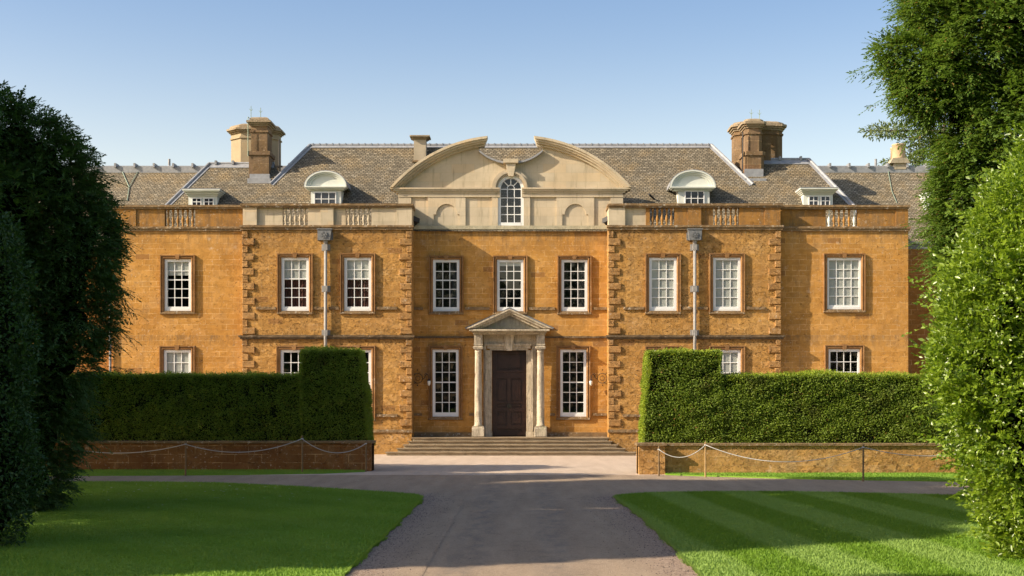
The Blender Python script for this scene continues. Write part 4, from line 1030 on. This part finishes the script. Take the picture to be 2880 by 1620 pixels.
litter('fallen_leaves', 22, (-12, 9, 20, 33), .064, .03, 'petal', 'few pale leaves scattered over both lawns')

# ================================================================== GARDEN WALLS AND HEDGES
def garden_wall(x0, x1, Y, pier, h, label, mat):
    o = empty('garden_wall', ((x0 + x1) / 2, Y, 0)); tag(o, label, 'wall', 'low ironstone walls either side of the gateway')
    part('wall_face', MB().box(x0, x1, Y, Y + .5, -.05, h - .075), mat, o)
    p0, p1 = pier; part('pier', MB().box(p0, p1, Y - .28, Y + .62, -.05, h - .072), mat, o)
    c = MB(); a, b = (x0, p0 - .05) if p0 > (x0 + x1) / 2 else (p1 + .05, x1)
    rough_box(c, a, b, Y - .07, Y + .56, h - .075, h, .5, .006); rough_box(c, p0 - .06, p1 + .06, Y - .36, Y + .69, h - .07, h + .012, .4, .006)
    part('coping', c, 'coping', o); return o
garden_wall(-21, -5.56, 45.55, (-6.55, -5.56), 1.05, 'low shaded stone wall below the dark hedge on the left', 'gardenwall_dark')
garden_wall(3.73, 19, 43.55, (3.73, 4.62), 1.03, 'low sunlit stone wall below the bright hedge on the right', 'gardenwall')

def noise3(P, k, seed=0):
    r = np.random.default_rng(seed); s = np.zeros(len(P))
    for i in range(5):
        d = r.normal(size=3); d /= np.linalg.norm(d); s += np.sin(P @ d * k * (1 + .45 * i) + r.uniform(0, 6.28)) / (1 + .35 * i)
    return s / 2.2
def unit(a): return a / (np.linalg.norm(a, axis=-1, keepdims=True) + 1e-9)
def leaf_mesh(name, P, D, N, L, Wd, mat, fold=.25, curl=0.):
    n = len(P); D = unit(D); S = unit(np.cross(D, N)); N2 = unit(np.cross(S, D)); L = np.broadcast_to(L, n)[:, None]; Wd = np.broadcast_to(Wd, n)[:, None]
    V = np.empty((n, 4, 3)); V[:, 0] = P; V[:, 1] = P + D * L * .48 + S * Wd * .5 + N2 * Wd * fold; V[:, 2] = P + D * L - N2 * L * curl; V[:, 3] = P + D * L * .48 - S * Wd * .5 + N2 * Wd * fold
    b = np.arange(n)[:, None] * 4; Fc = np.stack([b + [0, 1, 2], b + [0, 2, 3]], 1).reshape(-1, 3)
    return fast_mesh(name, V.reshape(-1, 3), Fc, mat, np.repeat(rng.random(n), 2))
def hedge_section(x0, x1, y0, y1, z0, z1, endx=(0., 0.), batter=.14):
    "battered box: bottom corners, top inset. returns patches (origin, u, v, normal)"
    b = batter; a0, a1 = x0 + endx[0], x1 - endx[1]
    q = lambda *p: np.array(p, float)
    B = [q(x0, y0, z0), q(x1, y0, z0), q(x1, y1, z0), q(x0, y1, z0)]; T = [q(a0, y0 + b, z1), q(a1, y0 + b, z1), q(a1, y1 - b, z1), q(a0, y1 - b, z1)]
    return [(B[0], B[1], T[1], T[0]), (T[0], T[1], T[2], T[3]), (B[3], B[0], T[0], T[3]), (B[1], B[2], T[2], T[1]), (B[2], B[3], T[3], T[2])]
def hedge(name, secs, dens, label, seed, sunlit_end=False, leaf=(.072, .029)):
    P = []; Nn = []; core = MB()
    for patches, skip in secs:
        for i, (a, b, c, d) in enumerate(patches):
            if i in skip: continue
            area = .5 * (np.linalg.norm(np.cross(b - a, d - a)) + np.linalg.norm(np.cross(b - c, d - c)))
            n = int(area * dens * (.6 if i == 4 else 1.)); u, v = rng.random((2, n, 1)); p = a * (1 - u) * (1 - v) + b * u * (1 - v) + c * u * v + d * (1 - u) * v
            nm = unit(np.cross(b - a, d - a)[None])[0]
            if i == 1: nm = np.array([0, 0, 1.])
            P.append(p); Nn.append(np.repeat(nm[None], n, 0))
        cn = sum(sum(q) for q in patches) / (4 * len(patches)); sh = lambda q: tuple(q + np.sign(cn - q) * .09)
        (b0, b1, t1, t0), (_, _, t2, t3), _, (_, b2, _, _), (_, b3, _, _) = patches
        core.add([sh(q) for q in (b0, b1, b2, b3, t0, t1, t2, t3)], [(0, 3, 2, 1), (4, 5, 6, 7), (0, 1, 5, 4), (1, 2, 6, 5), (2, 3, 7, 6), (3, 0, 4, 7)])
    P = np.concatenate(P); Nn = np.concatenate(Nn)
    lump = noise3(P, 1.3, seed + 7) * .045 + noise3(P, 2.1, seed) * .05 + noise3(P, 6., seed + 1) * .045
    P = P + Nn * (lump + rng.uniform(-.09, .005, len(P)))[:, None]
    top = Nn[:, 2] > .8; P[top] += Nn[top] * (rng.random(top.sum())[:, None] ** 3 * .16 - .07)
    keep = rng.random(len(P)) > np.clip((noise3(P, 5., seed + 3) - .5) * 1.0, 0, .6) * (~top); P, Nn = P[keep], Nn[keep]
    rd = rng.normal(size=P.shape); D = unit(Nn * .45 + rd * .6 + np.array([0, 0, -.1]) + np.array([.6, 0, 0]) * rng.choice([-1, 1], len(P))[:, None]); up = unit(np.array([-.25, 0, .6]) + rng.normal(size=P.shape) * .55 + Nn * .6)
    o = empty('hedge', (float(P[:, 0].mean()), float(P[:, 1].mean()), 0)); tag(o, label, 'hedge', 'clipped yew hedges behind the low walls')
    s = rng.uniform(.7, 1.35, len(P)); lighter = (top[keep] & (rng.random(len(P)) < .75)) | ((Nn[:, 0] < -.9) & (rng.random(len(P)) < .7)) if sunlit_end else (top[keep] & (rng.random(len(P)) < .3))  # sun-facing left end takes the lighter leaf colour, sunlight painted in
    for nm, mk, mt in (('foliage', ~lighter, 'hedge'), ('new_and_sunlit_leaves', lighter, 'hedge_sunlit')): link(nm, leaf_mesh(nm, P[mk], D[mk], up[mk], (leaf[0] * s)[mk], (leaf[1] * s)[mk], mt), o)
    part('dark_core', core, 'core', o); return o  # near-black block inside the leaves, standing in for inner shade
hedge('hedge', [(hedge_section(-22, -8.15, 46.15, 47.7, .85, 3.44), ()), (hedge_section(-8.25, -5.74, 46.13, 47.75, .85, 4.33, (0., .34)), ())], 2000,
      'dark shaded clipped yew hedge stepping up at its right end', 3)
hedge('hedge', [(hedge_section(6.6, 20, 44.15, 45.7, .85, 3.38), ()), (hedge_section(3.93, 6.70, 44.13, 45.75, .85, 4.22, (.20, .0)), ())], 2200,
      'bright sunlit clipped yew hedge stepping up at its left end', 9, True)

# ================================================================== ROPE BARRIERS
def rope_post(px, top, base, mat, label, lean=0.):
    Y = FPX * EYE / (base - VY); x = X(px, Y); h = Z(top, Y); o = empty('rope_post', (x, Y, 0)); tag(o, label, 'post', 'thin timber posts of the rope barriers')
    m = MB(); m.tube([(0, 0, -.1), (lean, 0, h - .05)], .032, 8, .028); m.lathe([(.03, 0), (.02, .03), (.004, .05)], lean, 0, h - .05, 8); sub('shaft', m, mat, o)
    r = MB(); r.lathe([(.038, 0), (.042, .012), (.042, .028), (.038, .04)], lean, 0, h - .14, 8); sub('rope_collar', r, 'rope', o)
    return (x + lean, Y - .03, h - .12)
pa = rope_post(522, 1239, 1337, 'post', 'slim brown post midway along the shaded left verge'); pb = rope_post(850, 1224, 1331, 'post', 'tall pale post at the right of the shaded left verge'); pc = rope_post(1029, 1238, 1326, 'post', 'short dark post against the left gate pier')
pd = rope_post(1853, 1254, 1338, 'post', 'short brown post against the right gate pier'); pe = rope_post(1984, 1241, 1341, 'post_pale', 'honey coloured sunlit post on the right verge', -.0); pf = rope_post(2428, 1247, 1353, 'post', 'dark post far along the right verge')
def rope(a, b, sag, label):
    a, b = Vector(a), Vector(b); pts = []
    for i in range(21):
        t = i / 20; p = a.lerp(b, t); p.z -= sag * 4 * t * (1 - t); pts.append(p)
    mid = (a + b) / 2; o = link('rope', MB().tube(pts, .0135, 6).mesh('rope', M['rope'], True, tuple(mid)), None, tuple(mid)); tag(o, label, 'rope', 'white barrier ropes')
rope((X(200, 44.), 44., Z(1262, 44.)), pa, .22, 'white rope drooping from the dark left tree to the brown post'); rope(pa, pb, .36, 'white rope between the two posts of the left verge'); rope(pb, pc, .40, 'white rope sagging from the pale post to the left gate pier')
rope(pd, pe, .33, 'short white rope by the right gate pier'); rope(pe, pf, .50, 'long white rope sagging along the sunlit wall'); rope(pf, (X(2800, 40.), 40., Z(1256, 40.)), .28, 'white rope running from the dark right post behind the laurel')

# ================================================================== TREES
def blobs(px_list, Y, dy=0.):
    S = FPX / Y; out = []
    for b in px_list:
        px, py, r = b[:3]; y = Y + (b[3] if len(b) > 3 else 0.); out.append(((px - VX) / S, y, EYE - (py - VY) / S, r / S, r / S, r / S))
    return np.array(out)
def crown_points(B, n, shell=(.72, 1.05), seed=1, gap=.3, k=1.4, amp=.10):
    wgt = (B[:, 3] * B[:, 5]) ** 1.0; idx = rng.choice(len(B), n, p=wgt / wgt.sum()); u = unit(rng.normal(size=(n, 3)))
    C = B[idx, :3]; Rr = B[idx, 3:]; s = shell[0] + (shell[1] - shell[0]) * rng.random(n) ** .6
    P = C + u * Rr * s[:, None]; P += u * (Rr * amp) * noise3(P, k * 1.7, seed)[:, None]
    ok = np.ones(n, bool)
    for j in range(len(B)):
        d = np.linalg.norm((P - B[j, :3]) / B[j, 3:], axis=1); ok &= ~((d < .66) & (idx != j))
    ok &= (noise3(P, k, seed + 5) > -1.2 + gap) & (P[:, 2] > .05)
    return P[ok], u[ok]
def core_lumps(B, f, o, lim=None):
    "near-black lumps filling a crown, standing in for its inner shade"
    mb = MB()
    for q in B[:lim]:
        if q[3] < .72: continue
        vs = []; n, m = 10, 7
        for i in range(m + 1):
            for j in range(n):
                th, ph = math.pi * i / m, 2 * math.pi * j / n; k = f * random.uniform(.8, 1.05)
                z = q[2] + q[5] * k * math.cos(th); vs.append((q[0] + q[3] * k * math.sin(th) * math.cos(ph), q[1] + q[4] * k * math.sin(th) * math.sin(ph), max(z, .25)))
        mb.add(vs, [(i * n + j, i * n + (j + 1) % n, (i + 1) * n + (j + 1) % n, (i + 1) * n + j) for i in range(m) for j in range(n)])
    part('dark_core', mb, 'core', o)
def sprays(P, U, L, nl, ll, lw, mat, droop=.15, name='foliage', up=.15, flat_=.6, nj=0.):
    n = len(P); D = unit(U * np.array([1, 1, .45]) + rng.normal(size=P.shape) * .35 + np.array([0, 0, up])); L = L * rng.uniform(.6, 1.4, n)
    N = unit(np.array([0, 0, 1.]) + rng.normal(size=P.shape) * (1 - flat_)); S = unit(np.cross(D, N)); Ps = []; Ds = []; Ns = []; Ls = []
    for i in range(nl):
        t = (i + .5) / nl; sg = 1 if i % 2 else -1
        q = P + D * (L * t)[:, None] - np.array([0, 0, 1.]) * (L * droop * t * t)[:, None]
        Ps.append(q); Ds.append(D * .75 + S * sg * .75 * (1.1 - t * .6) + rng.normal(size=P.shape) * .12 - np.array([0, 0, droop * t])); Ns.append(N + rng.normal(size=P.shape) * nj); Ls.append(np.full(n, ll * (1.15 - .5 * t)))
    q = P + D * (L * .85)[:, None] - np.array([0, 0, 1.]) * (L * droop * .8)[:, None]; Ps.append(q); Ds.append(D - np.array([0, 0, droop])); Ns.append(N); Ls.append(np.full(n, ll * 1.1))
    Ps, Ds, Ns, Ls = map(np.concatenate, (Ps, Ds, Ns, Ls)); s = rng.uniform(.75, 1.3, len(Ps))
    return leaf_mesh(name, Ps, Ds, Ns, Ls * s, lw * s, mat, .12, .06)
def boughs(B, n, length, per, L, nl, ll, lw, mat, seed, droop=.25, shell=(.7, 1.0), spread=.7):
    P, U = crown_points(B, n, shell, seed, .45, 1.6, .15); k = len(P); D = unit(U * np.array([1, 1, .25]) + rng.normal(size=P.shape) * .25 + np.array([0, 0, .1])); ln = length * rng.uniform(.55, 1.3, (k, 1, 1))
    t = (np.arange(per) + .5)[None, :, None] / per; S = unit(np.cross(D, np.array([0, 0, 1.]))); sg = np.where(np.arange(per) % 2, 1., -1.)[None, :, None]
    Q = P[:, None] + D[:, None] * ln * t - np.array([0, 0, 1.]) * ln * droop * t * t; W = unit(D[:, None] * (.55 + .5 * t) + S[:, None] * sg * spread * (1.1 - t) + np.array([0, 0, -1.]) * droop * .6 * t)
    return sprays(Q.reshape(-1, 3), W.reshape(-1, 3) / np.array([1, 1, .45]), L, nl, ll, lw, mat, droop, 'boughs', 0., .8)
def tree(name, base, label, cat, trunk_pts, r0, r1, limbs=(), group=None):
    o = empty(name, base); tag(o, label, cat, group); m = MB()
    if trunk_pts:
        m.tube(trunk_pts, r0, 10, r1)
        for l in limbs: m.tube(l[:-1], l[-1], 6, l[-1] * .25)
        part('trunk', m, 'bark', o)
    return o
def limbs_to(B, trunk, k, r):
    t = [Vector(p) for p in trunk]; out = []
    for j in rng.permutation(len(B))[:k]:
        c = Vector(B[j, :3]); z = max(t[0].z + .4, min(t[-1].z, c.z - .3 * (c - t[0]).length * .4)); f = (z - t[0].z) / (t[-1].z - t[0].z); a = t[0].lerp(t[-1], f)
        out.append((a, a.lerp(c, .5) + Vector((0, 0, .25)), c, r))
    return out
# --- left: big dark yew
B = blobs([(-60, 360, 120), (40, 420, 130), (110, 450, 105), (150, 520, 120), (185, 585, 110), (205, 690, 122), (228, 655, 100), (195, 800, 108), (195, 720, 128), (190, 900, 110), (160, 1010, 120), (140, 1120, 100), (110, 1230, 105), (90, 1340, 100), (60, 1400, 90), (0, 620, 230), (-20, 880, 230), (-40, 1130, 210), (-60, 1330, 120), (-260, 520, 280, 2), (-260, 900, 320, 2), (-250, 1200, 250, 1)], 28.5)
T = [(-13.2, 28.9, 0), (-13.1, 28.8, 3.5), (-13.3, 28.8, 7.5)]
o = tree('yew_tree', (-13.2, 28.9, 0), 'tall dark yew tree at the left, its feathery crown against the sky', 'tree', T, .4, .08, limbs_to(B, T, 14, .12))
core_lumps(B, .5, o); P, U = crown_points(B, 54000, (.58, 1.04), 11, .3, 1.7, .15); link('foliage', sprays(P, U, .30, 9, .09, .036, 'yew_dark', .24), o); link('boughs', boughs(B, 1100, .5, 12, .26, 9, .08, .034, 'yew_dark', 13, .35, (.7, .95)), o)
# --- left foreground: glossy laurel in the shade
B = blobs([(-75, 700, 130), (-60, 800, 140), (-60, 930, 155), (-65, 1090, 145), (-60, 1230, 160), (-50, 1320, 160), (-65, 1440, 140), (-250, 800, 230), (-250, 1100, 260), (-250, 1400, 220)], 21.6)
T = [(-9.6, 21.8, 0), (-9.5, 21.7, 3.5)]
o = tree('laurel_shrub', (-9.6, 21.8, 0), 'shaded glossy leaved evergreen shrub in the left foreground', 'shrub', T, .12, .03, limbs_to(B, T, 8, .05))
def broadleaf(B, n, L, Wd, mat, seed, shell=(.68, 1.05), gap=.25, k=2.2, name='foliage'):
    P, U = crown_points(B, n, shell, seed, gap, k); D = unit(U * .6 + rng.normal(size=P.shape) * .65 + np.array([0, 0, .25])); N = unit(U * .5 + np.array([0, 0, .8]) + rng.normal(size=P.shape) * .55); s = rng.uniform(.6, 1.3, len(P))
    return leaf_mesh(name, P, D, N, L * s, Wd * s, mat, .18, .15)
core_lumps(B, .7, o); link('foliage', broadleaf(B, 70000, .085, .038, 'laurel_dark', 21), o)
# --- right: sunlit yew behind
B = blobs([(2700, 50, 130), (2640, 30, 75), (2580, 175, 75), (2535, 155, 50), (2505, 135, 32), (2630, 255, 90), (2585, 250, 50), (2690, 210, 130), (2700, 335, 85), (2750, 420, 110), (2725, 480, 65), (2745, 560, 105), (2720, 610, 70), (2740, 690, 95), (2700, 740, 50), (2760, 790, 85), (2640, 372, 22), (2665, 640, 36), (2820, 80, 190), (2880, 300, 200), (2830, 480, 160), (2850, 700, 170), (2860, 930, 180), (2870, 1180, 170), (2790, -130, 190), (2700, -110, 100), (2900, -320, 190)], 32.)
T = [(13.0, 32.6, 0), (12.7, 32.4, 6), (12.9, 32.4, 14.5)]
o = tree('yew_tree', (13.0, 32.6, 0), 'tall sunlit yew tree reaching out of the frame at the upper right', 'tree', T, .42, .1, limbs_to(B, T, 16, .11))
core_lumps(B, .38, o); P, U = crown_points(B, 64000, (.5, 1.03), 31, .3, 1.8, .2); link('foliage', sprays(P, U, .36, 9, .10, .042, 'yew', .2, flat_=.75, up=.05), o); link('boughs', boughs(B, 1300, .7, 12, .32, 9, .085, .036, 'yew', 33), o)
# --- right foreground: glossy laurel in full sun
B = blobs([(2975, 440, 100), (2950, 520, 115), (2895, 620, 120), (2825, 640, 75), (2775, 665, 36), (2865, 740, 145), (2800, 800, 95), (2735, 765, 45), (2850, 900, 160), (2750, 930, 105), (2700, 890, 45), (2820, 1050, 160), (2735, 1030, 95), (2665, 1000, 40), (2855, 1180, 160), (2770, 1150, 80), (2710, 1105, 36), (2905, 1300, 150), (2840, 1290, 70), (2925, 1430, 140), (2850, 1400, 62), (2935, 1560, 120), (2870, 1530, 55), (2600, 985, 15), (2655, 780, 13), (2760, 1320, 22), (2770, 1450, 16), (3010, 700, 210), (3030, 1000, 250), (3060, 1300, 230)], 20.)
T = [(8.6, 20.4, 0), (8.5, 20.2, 2.), (8.4, 20.2, 5.)]
o = tree('laurel_shrub', (8.6, 20.4, 0), 'sunlit glossy leaved evergreen shrub filling the right foreground', 'shrub', T, .13, .03, limbs_to(B, T, 12, .05))
core_lumps(B, .5, o)
P, U = crown_points(B, 2600, (.62, 1.12), 43, .55, 2.6, .26); Q = P[:, None] + unit(rng.normal(size=(len(P), 26, 3))) * (.19 * rng.random((len(P), 26, 1)) ** .5); V_ = unit(Q - P[:, None] + U[:, None] * .12).reshape(-1, 3); Q = Q.reshape(-1, 3)
D = unit(V_ * .8 + rng.normal(size=Q.shape) * .4 + np.array([0, 0, .2])); N = unit(V_ * .5 + np.array([0, 0, .7]) + rng.normal(size=Q.shape) * .6); s = rng.uniform(.55, 1.4, len(Q))
link('foliage', leaf_mesh('foliage', Q, D, N, .088 * s, .04 * s, 'laurel', .18, .15), o)
P, U = crown_points(B, 9000, (.75, 1.1), 47, .6, 2.6, .26); link('foliage', sprays(P, U, .24, 7, .088, .045, 'laurel', .05, up=.25, flat_=.2, nj=.7), o)
P, U = crown_points(B[:27], 9000, (.95, 1.1), 45, .5, 2.6, .26); k_ = rng.permutation(len(P))[:420]; link('shoots', sprays(P[k_], U[k_], .50, 11, .09, .045, 'laurel', .12, name='shoots', up=.35, flat_=.1, nj=.8), o)
# --- far cedar behind the right end of the roof
Lr = []
for i in range(9):
    Lr.append((27.6 + rng.uniform(-1.2, 1.5) - (i % 3) * .9, 88 + rng.uniform(-1, 1), 15.5 + i * .72, 2.6 - .12 * i + rng.uniform(-.4, .4), 2.4, .28))
Lr = np.array(Lr); T = [(28.6, 88, 0), (28.6, 88, 22)]
o = tree('cedar_tree', (28.6, 88, 0), 'pale layered cedar far behind the right end of the roof', 'tree', T, .5, .1, [(Vector((28.6, 88, q[2] - .2)), Vector(q[:3]), Vector((q[0] - 1.5, q[1], q[2])), .1) for q in Lr])
P, U = crown_points(Lr, 7000, (.2, 1.05), 51, 0., 1.); link('foliage', leaf_mesh('foliage', P, unit(U + rng.normal(size=P.shape) * .6), unit(np.array([0, 0, 1.]) + rng.normal(size=P.shape) * .4), .30, .12, 'cedar'), o)
# --- shelter belt to the left of the lawns (stands outside the frame; it throws the long shadows)
def shade_tree(x, y, h, r, label, n=26000):
    B = [(x, y, h * .62, r, r, h * .36)]
    for i in range(9):
        a = i * 2.4; B.append((x + math.cos(a) * r * .55, y + math.sin(a) * r * .55, h * (.38 + .055 * i), r * .55, r * .55, r * .5))
    B = np.array(B); T = [(x, y, 0), (x + .2, y, h * .5), (x, y, h * .9)]
    o = tree('beech_tree', (x, y, 0), label, 'tree', T, .5, .08, limbs_to(B, T, 8, .14), 'shelter belt beyond the left edge')
    P, U = crown_points(B, n, (.3, 1.02), int(x * 7 + y) % 97 + 60, .1, 1.); D = unit(rng.normal(size=P.shape)); N = unit(rng.normal(size=P.shape)); link('foliage', leaf_mesh('foliage', P, D, N, .42, .26, 'beech'), o)
for t in SHADE: shade_tree(*t)
# the wood behind the viewer, mirrored darkly in the window panes
n = 60000; P = np.stack([rng.uniform(-75, 75, n), rng.uniform(-52, -42, n), 26 * rng.random(n) ** .9], 1); P[:, 2] *= .8 + .15 * np.sin(P[:, 0] * .35) + .08 * np.sin(P[:, 0] * 1.1)
wd = link('woodland', leaf_mesh('woodland', P, unit(rng.normal(size=P.shape)), unit(rng.normal(size=P.shape)), .8, .5, 'beech')); tag(wd, 'leafy wood closing the view behind the photographer', 'woodland', None, 'stuff')

# ================================================================== LIGHT, SKY, CAMERA
SUN_AZ, SUN_EL = R(72), R(31)       # azimuth measured from the facade normal towards the left
d = Vector((-math.sin(SUN_AZ) * math.cos(SUN_EL), -math.cos(SUN_AZ) * math.cos(SUN_EL), math.sin(SUN_EL)))
sun = bpy.data.lights.new('sun', 'SUN'); sun.energy = 5.0; sun.angle = R(.53); sun.color = (1., .86, .66)
so = bpy.data.objects.new('sun', sun); COL.objects.link(so); so.rotation_euler = d.to_track_quat('Z', 'Y').to_euler(); so.location = d * 80
w = bpy.data.worlds.new('World'); sc.world = w; w.use_nodes = True; nt = w.node_tree
sky = nt.nodes.new('ShaderNodeTexSky'); sky.sky_type = 'NISHITA'; sky.sun_disc = False; sky.sun_elevation = SUN_EL
sky.sun_rotation = math.atan2(d.x, d.y); sky.air_density = 1.0; sky.dust_density = 2.2; sky.ozone_density = 2.2; sky.altitude = 100
bg = nt.nodes['Background']; bg.inputs['Strength'].default_value = .112; 
tcd = nt.nodes.new('ShaderNodeTexCoord'); sx = nt.nodes.new('ShaderNodeSeparateXYZ'); nt.links.new(tcd.outputs['Generated'], sx.inputs[0])
mr = nt.nodes.new('ShaderNodeMapRange'); mr.interpolation_type = 'SMOOTHSTEP'; nt.links.new(sx.outputs[2], mr.inputs[0]); mr.inputs[1].default_value = .33; mr.inputs[2].default_value = .08
tint = nt.nodes.new('ShaderNodeMix'); tint.data_type = 'RGBA'; nt.links.new(mr.outputs[0], tint.inputs[0]); tint.inputs[6].default_value = (1, 1, 1, 1); tint.inputs[7].default_value = (2.15, 1.6, 1.12, 1)
mul = nt.nodes.new('ShaderNodeMix'); mul.data_type = 'RGBA'; mul.blend_type = 'MULTIPLY'; mul.inputs[0].default_value = 1; nt.links.new(sky.outputs[0], mul.inputs[6]); nt.links.new(tint.outputs[2], mul.inputs[7])
nt.links.new(mul.outputs[2], bg.inputs['Color'])
cam = bpy.data.cameras.new('camera'); cam.sensor_width = 36; cam.lens = 45; cam.shift_x = -46 / 2880; cam.shift_y = 320 / 2880; cam.clip_start = .5; cam.clip_end = 3000
co = bpy.data.objects.new('camera', cam); COL.objects.link(co); co.location = (0, 0, EYE); co.rotation_euler = (R(90), 0, 0); sc.camera = co
vs = sc.view_settings; vs.view_transform = 'Standard'; vs.look = 'None'; vs.exposure = .85; vs.gamma = 1.
sc.cycles.use_adaptive_sampling = True; sc.cycles.max_bounces = 7; sc.cycles.transparent_max_bounces = 12; sc.cycles.use_denoising = True
sc.cycles.caustics_reflective = False; sc.cycles.caustics_refractive = False
